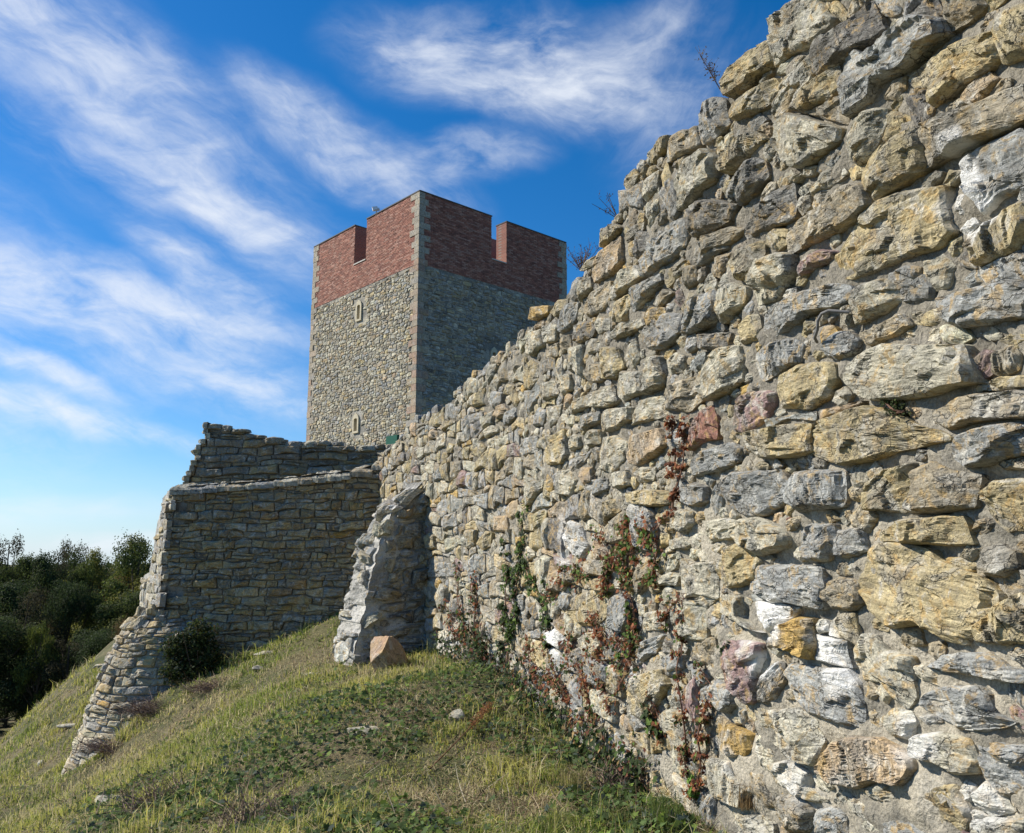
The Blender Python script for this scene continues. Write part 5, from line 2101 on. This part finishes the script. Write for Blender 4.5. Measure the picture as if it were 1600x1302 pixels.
# dead stems and straw lying about
geos = []
cxs, cys = scatter(7000, y0=3.4, y1=17)
dw = dry_w(cxs, cys)
keep = rngV.random(len(cxs)) < np.clip(.25 + dw * 1.6, .2, 1)
cxs, cys, dw = cxs[keep], cys[keep], dw[keep]
zz = ground_z(cxs, cys)
for xx, yy, z0, d_ in zip(cxs, cys, zz, dw):
    L = rngV.uniform(.08, .32)
    an = rngV.uniform(0, 2 * math.pi)
    el = abs(rngV.normal(.15, .35)) if d_ < .3 else abs(rngV.normal(.5, .5))
    dr = np.array([math.cos(an) * math.cos(el), math.sin(an) * math.cos(el), math.sin(el)])
    bend_ = rngV.normal(0, .12, 3)
    ts = np.linspace(0, 1, 4)[:, None]
    pts = np.array([xx, yy, z0 + .01]) + dr * L * ts + bend_ * ts ** 2 * L
    c = np.array([[.34, .26, .16], [.20, .13, .085], [.14, .085, .06], [.42, .36, .26]][rngV.integers(4)]) * rngV.uniform(.7, 1.2)
    geos.append(tube_geo(pts, .0016 + .00025 * yy, .0008, 3, c))
V_, T_, C_, S_ = merge(geos)
me = mesh_np('dead_stems', V_, T_, M_WOOD, C_)
link('dead_stems', me, label='tangle of dead brown and straw coloured stems on the slope', category='dead stems', kind='stuff')


def ground_loc(px, py):
    g_ = ground_at(px, py)
    return Vector((g_[0], g_[1], ground_z([g_[0]], [g_[1]])[0]))


# tall dry tufts near the lower right
def tuft(px, py, lab, h, n, cols, on_wall=False, spread=.06, name='grass_tuft'):
    if on_wall:
        uv = px2uv(px, py)
        base = wall_map(np.array([uv]), np.array([.06]))[0]
    else:
        base = np.array(ground_loc(px, py))
    b = np.tile([0, 0, 0], (n, 1)) + rngV.normal(0, spread, (n, 3)) * [1, 1, .1]
    col = np.array([cols[rngV.integers(len(cols))] for _ in range(n)]) * rngV.uniform(.7, 1.2, (n, 1))
    V, T, C, S = blades_geo(b, rngV.uniform(.4, 1.0, n) * h, np.full(n, .004), rngV.uniform(.1, .9, n), col, rngV)
    me_ = mesh_np(name, V, T, M_GRASS, C)
    link(name, me_, None, Vector(base), label=lab, category='grass tuft', group='taller grass tufts')


ST = [(.36, .30, .14), (.27, .25, .09), (.16, .17, .05)]
GR = [(.09, .13, .03), (.12, .17, .04), (.2, .2, .07)]
tuft(1040, 1300, 'long green grass tuft at the foot of the long wall at the bottom edge', .30, 160, GR)
tuft(895, 1235, 'tall straw yellow grass tuft standing left of the dead stem tangle', .30, 150, ST)
tuft(870, 1300, 'yellow green grass tuft at the bottom edge in front of the straw tuft', .24, 120, GR + ST)
tuft(1180, 1262, 'dry brown grass tuft growing out of the base of the long wall', .20, 90, [(.20, .13, .06), (.28, .2, .1)], True, .03)
tuft(960, 1300, 'dry tangled straw tuft between the two green tufts at the bottom edge', .22, 120, ST)
tuft(1110, 1300, 'thin green and straw tuft against the lowest stones at the bottom edge', .2, 90, GR + ST)
tuft(370, 1075, 'bright green tuft at the corner where ivy shrub meets the slope', .14, 90, GR)
tuft(545, 985, 'bright green tuft against the sunlit foot of the buttress', .26, 160, GR, spread=.14)


# leafy climbers on the long wall
def creeper(name, label, paths, n, mixcols, spread, size, out_=(.03, .10), stem=(.16, .09, .06), kind='ivy'):
    "paths: list of pixel polylines on the long wall; leaves scattered round them"
    base = wall_map(np.array([px2uv(*paths[0][-1])]), np.array([0.0]))[0]
    root = thing(name, label, 'climbing plant', Vector(base))
    P_, geos_ = [], []
    for path in paths:
        uv = np.array([px2uv(*q) for q in path])
        L = np.concatenate([[0], np.cumsum(np.linalg.norm(np.diff(uv, axis=0), axis=1))])
        s = np.linspace(0, L[-1], max(6, int(L[-1] / .06)))
        q = np.c_[np.interp(s, L, uv[:, 0]), np.interp(s, L, uv[:, 1])]
        q = q + np.c_[vnoise(np.c_[s * 5, s * 0, s * 0], len(P_)) * .03, vnoise(np.c_[s * 5, s * 0 + 9, s * 0], len(P_)) * .02]
        P_.append((q, L[-1]))
        w3 = wall_map(q, .05 + .03 * vnoise(np.c_[s * 4, s * 0 + 3, s * 0], 7))
        geos_.append(tube_geo(w3[::-1], .009, .003, 4, stem))
        for _ in range(int(L[-1] * 26)):
            i = rngV.integers(len(q))
            a = q[i]
            e = a + rngV.normal(0, spread * 1.1, 2)
            mid = (a + e) / 2 + rngV.normal(0, .02, 2)
            w3 = wall_map(np.array([a, mid, e]), np.array([.04, rngV.uniform(.05, .1), rngV.uniform(.03, .08)]))
            geos_.append(tube_geo(w3, .0036, .0015, 3, np.array(stem) * rngV.uniform(.7, 1.8)))
    tot = sum(l for _, l in P_)
    U, D = [], []
    for q, l in P_:
        k = int(n * l / tot)
        i = rngV.integers(0, len(q), k)
        nc = max(2, k // 11)
        ci = q[rngV.integers(0, len(q), nc)] + rngV.normal(0, spread, (nc, 2))
        w_ = rngV.random(nc) ** 2 + .1
        pick = rngV.choice(nc, k, p=w_ / w_.sum())
        U.append(ci[pick] + rngV.normal(0, 1, (k, 2)) * spread * .36)
    U = np.concatenate(U)
    n = len(U)
    D = rngV.uniform(*out_, n)
    W3 = wall_map(U, D)
    N = np.c_[wall_n(U[:, 0]), np.zeros(n)] + [0, 0, .35] + rngV.normal(0, .55, (n, 3))
    ks = np.array([c[0] for c in mixcols]); ks = ks / ks.sum()
    cc = np.array([c[1] for c in mixcols])
    patch_ = vnoise(np.c_[U / .16, U[:, :1] * 0], 3)
    idx = rngV.choice(len(ks), n, p=ks)
    idx = np.where((patch_ > .2) & (rngV.random(n) < .4), 0, idx)
    col = cc[idx] * rngV.uniform(.65, 1.3, (n, 1))
    V, T, C, S = leaves_geo(W3, N, rngV.uniform(.5, 1.2, n) * size, col, rngV, kind)
    V2, T2_, C2, S2 = merge(geos_)
    part('stems', V2, T2_, M_WOOD, root, C2, kind='stuff')
    part('leaves', V, T, M_LEAF, root, C, kind='stuff')


RUST, RUST2, TAN = (.27, .10, .045), (.16, .06, .035), (.36, .25, .11)
GRN, DGR, LGR = (.08, .13, .03), (.04, .06, .022), (.14, .21, .045)
creeper('ivy_vine', 'green ivy strand climbing the middle of the long sunlit wall', [[(832, 765), (826, 800), (822, 850), (815, 900), (808, 960), (800, 1030)], [(795, 850), (800, 890), (798, 940), (790, 1000)], [(815, 870), (835, 900), (860, 940), (865, 985)]],
        1500, [(3, GRN), (5, DGR), (2, LGR), (1.4, (.11, .13, .10))], .075, .05)
creeper('dry_creeper', 'rust red dry creeper strand hanging above the leafy cluster near the red stone', [[(1080, 660), (1079, 700), (1072, 750), (1064, 790)], [(1062, 655), (1064, 700), (1058, 740)]],
        420, [(6, RUST), (3, RUST2), (1, TAN)], .022, .034)
creeper('mixed_creeper', 'green and rust coloured creeper cluster spreading below the middle of the long wall', [[(1045, 810), (1020, 830), (985, 860), (985, 900), (1000, 960), (990, 1030), (975, 1080)], [(940, 830), (955, 860), (960, 890), (950, 930)],
        [(970, 815), (1000, 820), (1040, 850), (1025, 900)], [(900, 895), (880, 905), (865, 925)], [(930, 890), (905, 900)], [(1000, 860), (970, 880), (950, 905)]],
        2200, [(3.5, RUST), (3, RUST2), (1.8, TAN), (4.5, GRN), (2.6, DGR), (3, LGR)], .060, .036)
creeper('rusty_creeper', 'dense rust brown creeper over the lowest stones of the long wall above the grass', [[(890, 1000), (910, 1030), (925, 1060), (930, 1100), (940, 1150)], [(860, 1000), (870, 1040), (890, 1080), (905, 1120), (920, 1150)], [(950, 990), (985, 1010), (1000, 1040)],
        [(830, 1010), (850, 1060), (870, 1090)], [(940, 960), (930, 1010), (945, 1050), (960, 1100)]],
        2300, [(3.5, RUST), (4, RUST2), (2, TAN), (3, DGR), (2, GRN)], .08, .036)
creeper('trailing_creeper', 'rust and green creeper trailing down the wall beside the purple stone to the bottom edge', [[(1075, 935), (1080, 975), (1072, 1030), (1075, 1080), (1080, 1130), (1085, 1180), (1095, 1240)], [(1110, 1040), (1125, 1070), (1112, 1100), (1105, 1150), (1110, 1190), (1100, 1250)], [(1030, 1080), (1035, 1110), (1045, 1150)],
        [(1075, 930), (1060, 940), (1045, 960)]],
        1150, [(3, RUST), (4, RUST2), (3.5, TAN), (2, DGR), (1.5, GRN), (.8, LGR)], .036, .030)
creeper('faint_creeper', 'thin reddish twigs and sparse leaves climbing beside the buttress', [[(716, 880), (722, 930), (730, 990), (735, 1030)], [(745, 900), (750, 950), (748, 1000), (752, 1030)], [(700, 940), (712, 970), (725, 1000)]],
        700, [(4, RUST), (2, RUST2), (2, GRN), (3, DGR)], .10, .045)
creeper('low_ivy', 'dark ivy and weeds crowding the foot of the long wall right of the boulder', [[(700, 1010), (715, 1035), (740, 1050)], [(760, 1000), (780, 1040), (800, 1070), (840, 1090)], [(740, 970), (750, 1010), (770, 1050)], [(800, 1060), (830, 1100), (870, 1130)], [(860, 1120), (900, 1150), (950, 1185), (1000, 1215), (1050, 1255)]],
        3800, [(5, DGR), (3, GRN), (1, RUST2), (1, TAN), (1, (.10, .12, .09))], .14, .05, (.03, .22))
creeper('leafy_ivy', 'small shiny dark ivy clump beside the big pale stone low on the long wall', [[(1030, 1080), (1028, 1110), (1035, 1140), (1045, 1150)], [(1150, 1000), (1152, 1010)], ],
        90, [(5, DGR), (2, LGR)], .04, .055)
creeper('seedling_ivy', 'bright green seedling leaves on the wall foot at the bottom right', [[(1100, 1210), (1105, 1225), (1095, 1240)], [(985, 1010), (980, 1020)]],
        34, [(5, (.16, .27, .05)), (2, LGR)], .035, .055)
creeper('moss_clump', 'dark green moss clump under the large pale slab', [[(1390, 625), (1402, 634), (1416, 640), (1430, 636)]],
        500, [(5, (.035, .05, .015)), (2, (.06, .08, .02))], .018, .014, (.0, .07), kind='quad')


# twiggy weeds on the crest
def weed(px, py, lab, h, n, lean, leafy):
    uv = px2uv(px, py)
    b = wall_map(np.array([[uv[0], min(uv[1], float(wall_top(uv[0])) + .02)]]), np.array([-.02]))[0] + [0, 0, .02]
    root = thing('crest_weed', lab, 'weed', Vector(b), group='dry weeds on the crest of the long wall')
    gs, lc = [], []
    for k in range(n):
        dr = np.array([rngV.normal(0, .5) + lean[0], rngV.normal(0, .5) + lean[1], 1.0]) if n > 1 else np.array([lean[0], lean[1], 1.0])
        dr /= np.linalg.norm(dr)
        L = h * rngV.uniform(.6, 1.0)
        ts = np.linspace(0, 1, 7)[:, None]
        pts = b + dr * L * ts + np.array([0, 0, -1]) * ts ** 2 * L * .08 * rngV.random()
        gs.append(tube_geo(pts, .0045, .002, 4, (.12, .08, .06)))
        for _ in range(leafy):
            i = rngV.uniform(.25, 1)
            o = b + dr * L * i
            e = o + rngV.normal(0, .03, 3) + [0, 0, .025]
            gs.append(tube_geo([o, (o + e) / 2 + rngV.normal(0, .004, 3), e], .0014, .0008, 3, (.14, .09, .06)))
            lc += [e, (o + e) / 2]
    V, T, C, S = merge(gs)
    part('stems', V, T, M_WOOD, root, C, kind='stuff')
    lc = np.array(lc)
    V, T, C, S = leaves_geo(lc, rngV.normal(size=(len(lc), 3)), np.full(len(lc), .017), np.tile([.11, .085, .05], (len(lc), 1)), rngV, 'oval')
    part('seed_heads', V, T, M_LEAF, root, C, kind='stuff')


weed(1126, 142, 'tall dry seed stalk leaning left on the crest against the sky', .40, 1, (-.42, .1), 46)
weed(905, 420, 'bushy dry weed on the crest just right of the tower', .32, 16, (-.1, 0), 7)
weed(962, 345, 'sparse thin twigs on the crest above the bushy dry weed', .30, 4, (-.9, 0), 6)
weed(1250, 5, 'tiny dry weed on the crest at the top edge', .12, 7, (0, 0), 4)
weed(1160, 100, 'tiny green sprig on the crest right of the leaning seed stalk', .06, 6, (0, 0), 3)

# ivy shrub at the foot of the shaded corner
sh_c = np.array(at(305, 1020, 15.75))
root = thing('ivy_shrub', 'dark ivy bush growing at the foot of the shaded wall next to the battered base', 'shrub', (sh_c[0], sh_c[1], ground_z([sh_c[0]], [sh_c[1]])[0]))
n = 5200
q = rngV.normal(size=(n, 3)); q /= np.linalg.norm(q, axis=1)[:, None]
q = q * rngV.uniform(.55, 1.0, (n, 1)) * (1 + .3 * fbm(q * 2.2, 3, 4))[:, None] * [.58, .30, .52]
lob = np.array([[-.32, 0, -.25], [-.1, .05, .12], [.22, .05, -.02], [.38, .05, -.32], [.05, -.05, -.3], [-.38, .1, .15], [.0, .1, .36]])
Cn = sh_c + q * rngV.choice([.42, .55, .62], (n, 1)) + lob[rngV.integers(0, 7, n)] * 1.0 + [0, .05, -.06]
col = np.array([[.03, .045, .015], [.05, .07, .02], [.08, .10, .03], [.10, .075, .03]])[rngV.choice(4, n, p=[.4, .35, .15, .1])] * rngV.uniform(.7, 1.3, (n, 1))
V_, T_, C_, S_ = leaves_geo(Cn, q / [.58, .3, .52] + rngV.normal(0, .6, (n, 3)) + [0, 0, .3], rngV.uniform(.03, .06, n), col, rngV, 'ivy')
part('foliage', V_, T_, M_LEAF, root, C_, kind='stuff')
gs = [tube_geo([sh_c + [rngV.uniform(-.2, .2), .1, -.7], sh_c + rngV.normal(0, .2, 3)], .012, .004, 5, (.1, .07, .05)) for _ in range(12)]
V_, T_, C_, S_ = merge(gs)
part('stems', V_, T_, M_WOOD, root, C_, kind='stuff')

# dry bushes: purple brown tangle right of the battered base, small one above its left edge, straw-like stalk
def tangle(center, size, n, cols, lab, name='dry_bush', leaf=0):
    root = thing(name, lab, 'bush', Vector(center), group='dry bushes round the battered base')
    gs = []
    for _ in range(n):
        o = rngV.normal(0, 1, 3) * size * [.5, .4, .1]
        e = o + rngV.normal(0, .5, 3) * size + [0, 0, size[2] * rngV.uniform(.2, 1.0)]
        md = (o + e) / 2 + rngV.normal(0, .03, 3)
        c = np.array(cols[rngV.integers(len(cols))]) * rngV.uniform(.7, 1.3)
        gs.append(tube_geo(np.array([o, md, e]) + np.array(center), .004, .0015, 3, c))
    V, T, C, S = merge(gs)
    part('twigs', V, T, M_WOOD, root, C, kind='stuff')
    if leaf:
        lc = rngV.normal(0, .5, (leaf, 3)) * size + [0, 0, size[2] * .5] + np.array(center)
        c = np.array(cols)[rngV.integers(len(cols), size=leaf)] * rngV.uniform(.7, 1.2, (leaf, 1))
        V, T, C, S = leaves_geo(lc, rngV.normal(size=(leaf, 3)), rngV.uniform(.012, .03, leaf), c, rngV, 'oval')
        part('dry_leaves', V, T, M_LEAF, root, C, kind='stuff')


TW = [(.20, .14, .11), (.14, .09, .07), (.27, .20, .14), (.17, .12, .10)]
for (px, py, sx, h, n, lab) in [(235, 1115, .55, .16, 420, 'brown twiggy undergrowth along the right foot of the battered base'),
                                (175, 1175, .5, .14, 380, 'brown undergrowth at the lower foot of the battered base'),
                                (330, 1075, .45, .12, 260, 'pinkish dry undergrowth below the dark ivy bush'),
                                (250, 1260, .35, .2, 200, 'dead bramble stems in the lower left foreground'),
                                (975, 1230, .22, .14, 240, 'tangled dead stems in front of the creeper at the lower right'),
                                (400, 1290, .3, .22, 130, 'dead upright stems at the bottom edge left of centre')]:
    c = ground_loc(px, py)
    tangle(np.array(c), np.array([sx, .35, h]), n, TW, lab, 'dead_brush', leaf=n)
c = ground_loc(185, 1006)
bz = at(191, 982, 17.6)
tangle(np.array(bz) + [0, 0, -.15], np.array([.16, .16, .22]), 160, [(.17, .10, .05), (.10, .09, .04)], 'small russet bush behind the top left edge of the battered base', 'dry_bush', 700)

# fallen dock stalk with orange seeds
a_ = np.array(ground_loc(672, 1208)); e_ = np.array(ground_loc(768, 1118)) + [0, 0, .05]
root = thing('dock_stalk', 'fallen brown stalk with orange seed clusters lying on the slope', 'plant', Vector(a_))
mid = (a_ + e_) / 2
mid[2] = ground_z([mid[0]], [mid[1]])[0] + .05
ts = np.linspace(0, 1, 9)[:, None]
pts = (1 - ts) ** 2 * a_ + 2 * ts * (1 - ts) * mid + ts ** 2 * e_ + [0, 0, .02]
g = tube_geo(pts, .008, .004, 6, (.14, .08, .04))
part('stem', g[0], g[1], M_WOOD, root, g[2])
n = 420
i = rngV.uniform(.62, 1.0, n)[:, None]
lc = (1 - i) ** 2 * a_ + 2 * i * (1 - i) * mid + i ** 2 * e_ + rngV.normal(0, .022, (n, 3)) + [0, 0, .035]
V_, T_, C_, S_ = leaves_geo(lc, rngV.normal(size=(n, 3)), rngV.uniform(.012, .026, n), np.array([.27, .12, .055]) * rngV.uniform(.6, 1.3, (n, 1)), rngV, 'oval')
part('seed_clusters', V_, T_, M_LEAF, root, C_, kind='stuff')


# ------------------------------------------------------------------ trees in the valley
def crown_mesh(seed, n, cols, lobes, leaf):
    r = np.random.default_rng(seed)
    C, N = [], []
    Lb = []
    for _ in range(lobes):
        an = r.uniform(0, 2 * math.pi)
        h = r.uniform(.12, .86)
        rad = (.30 * math.sin(math.pi * min(1, h * .75 + .2)) + .04) * r.uniform(.35, 1.3)
        Lb.append((np.array([math.cos(an) * rad, math.sin(an) * rad, h]), r.uniform(.07, .15)))
    per = n // lobes
    for c, s in Lb:
        q = r.normal(size=(per, 3)); q /= np.linalg.norm(q, axis=1)[:, None]
        rr = s * r.uniform(.5, 1.12, (per, 1)) * (1 + .5 * vnoise(q * 2.4 + c * 9, seed))[:, None]
        C.append(c + q * rr * [1, 1, .8])
        N.append(q + r.normal(0, .6, (per, 3)) + [0, 0, .3])
    C, N = np.concatenate(C), np.concatenate(N)
    lobecol = np.repeat(r.choice(len(cols), lobes, p=[.45, .3, .15, .1]), per)
    col = np.array(cols)[lobecol] * r.uniform(.65, 1.35, (len(C), 1))
    V, T, Cc, _ = leaves_geo(C, N, r.uniform(.6, 1.3, len(C)) * leaf, col, r, 'quad')
    me_ = mesh_np('crown', V, T, M_LEAF, Cc)
    gs = []
    for c, s in Lb:
        b0 = np.array([0, 0, max(.05, c[2] * .55)])
        gs.append(tube_geo([b0, (b0 + c) / 2 + [0, 0, -.02], c], .010, .003, 4, (.07, .055, .04)))
    Vb, Tb, Cb, _ = merge(gs)
    limbs = mesh_np('limbs', Vb, Tb, M_WOOD, Cb)
    Vt, Tt, Ct, _ = tube_geo([[0, 0, -.08], [.005, 0, .2], [-.01, .01, .5], [0, 0, .85]], .022, .006, 8, (.08, .062, .045))
    trunk = mesh_np('trunk', Vt, Tt, M_WOOD, Ct)
    return me_, limbs, trunk


KINDS = [crown_mesh(1, 42000, [(.04, .06, .02), (.06, .08, .022), (.11, .125, .028), (.028, .042, .016)], 24, .0135),
         crown_mesh(2, 42000, [(.10, .125, .03), (.17, .17, .035), (.05, .07, .02), (.16, .11, .035)], 30, .013),
         crown_mesh(3, 16000, [(.035, .045, .02), (.055, .05, .025), (.025, .03, .015), (.06, .05, .02)], 26, .014),
         crown_mesh(4, 9000, [(.10, .12, .022), (.07, .09, .02), (.13, .14, .03), (.05, .07, .02)], 26, .020)]
TREES = [  # px, top py, Y, kind, width, label
    (222, 826, 56, 1, 1.15, 'tall leafy green tree directly left of the stone corner'),
    (18, 830, 66, 2, .8, 'thin crowned dark tree topping the wood at the left edge'),
    (140, 850, 62, 1, .9, 'broad olive green tree between the two highest crowns'),
    (95, 850, 68, 2, .9, 'sparse grey brown treetop in the middle of the wood'),
    (120, 840, 74, 2, .8, 'bare twiggy tree peaking at the back of the wood'),
    (60, 862, 60, 0, 1.1, 'dense dark green tree in the left part of the wood'),
    (10, 908, 54, 0, 1.2, 'large dark tree filling the left edge'),
    (198, 945, 52, 0, .9, 'dark tree in front of the tall tree by the corner'),
    (48, 915, 48, 2, .8, 'brownish autumn tree low in front at the left'),
    (112, 905, 50, 0, .7, 'dark low tree in the front row of the wood'),
    (-70, 850, 60, 1, 1.1, 'olive tree cut off by the left edge of the frame'),
    (300, 850, 64, 0, 1.1, 'dark tree behind the stone corner'),
    (68, 968, 44, 3, .5, 'small bright yellow green sapling catching light in the dark wood'),
    (155, 985, 47, 0, 1.2, 'low dark tree above the grassy bank'),
    (-10, 960, 45, 0, 1.3, 'low dark bushy tree at the left edge above the meadow'),
    (-160, 860, 66, 0, 1.2, 'dark tree beyond the left edge of the frame'),
    (240, 920, 50, 0, 1.2, 'dark tree partly hidden by the pale render strip'),
    (420, 840, 70, 1, 1.2, 'olive tree hidden behind the bastion'),
    (110, 1000, 45, 2, 1.3, 'low brown thicket tree at the foot of the wood'),
    (20, 1020, 46, 0, 1.3, 'lowest dark thicket tree beside the shaded meadow'),
    (185, 985, 44, 0, 1.0, 'dark thicket tree just above the russet bush'),
]
for i, (px, py, Y, k, wd_, lab) in enumerate(TREES):
    Y *= 1.38
    tp_ = at(px, py - 12, Y)
    gz = ground_z([tp_.x], [tp_.y])[0]
    h = max(4.5, tp_.z - gz) * 1.03
    gz = tp_.z * 1.0 - h * .985
    root = thing('tree', lab, 'tree', (tp_.x, tp_.y, gz), group='trees of the wood in the valley')
    rz = rngV.uniform(0, 6.28)
    sc_x = h * wd_ * (.62 if py < 890 else .85)
    for nm, me_ in zip(('crown', 'limbs', 'trunk'), KINDS[k]):
        o = link(nm, me_, root)
        o.scale = (sc_x, sc_x, h)
        o.rotation_euler = (0, 0, rz)

# far wood closing the valley behind the single trees
n = 60000
r = np.random.default_rng(99)
X = r.uniform(-150, 60, n); Y = r.uniform(112, 180, n)
top = 1.0 + 2.2 * fbm(np.c_[X / 7, Y / 7, X * 0], 4, 6) - 2.0
Zb = r.uniform(0, 1, n) ** .45
Z = -13 + (top + 13) * Zb
col = np.array([[.03, .045, .018], [.045, .06, .02], [.07, .07, .025]])[r.integers(0, 3, n)] * r.uniform(.7, 1.3, (n, 1))
V_, T_, C_, S_ = leaves_geo(np.c_[X, Y, Z], r.normal(0, .6, (n, 3)) + [0, -.3, 1], r.uniform(.5, 1.1, n), col, r, 'quad')
me = mesh_np('far_wood', V_, T_, M_LEAF, C_)
link('far_wood', me, label='far dark wood reading as one mass behind the valley trees', category='wood', kind='stuff')
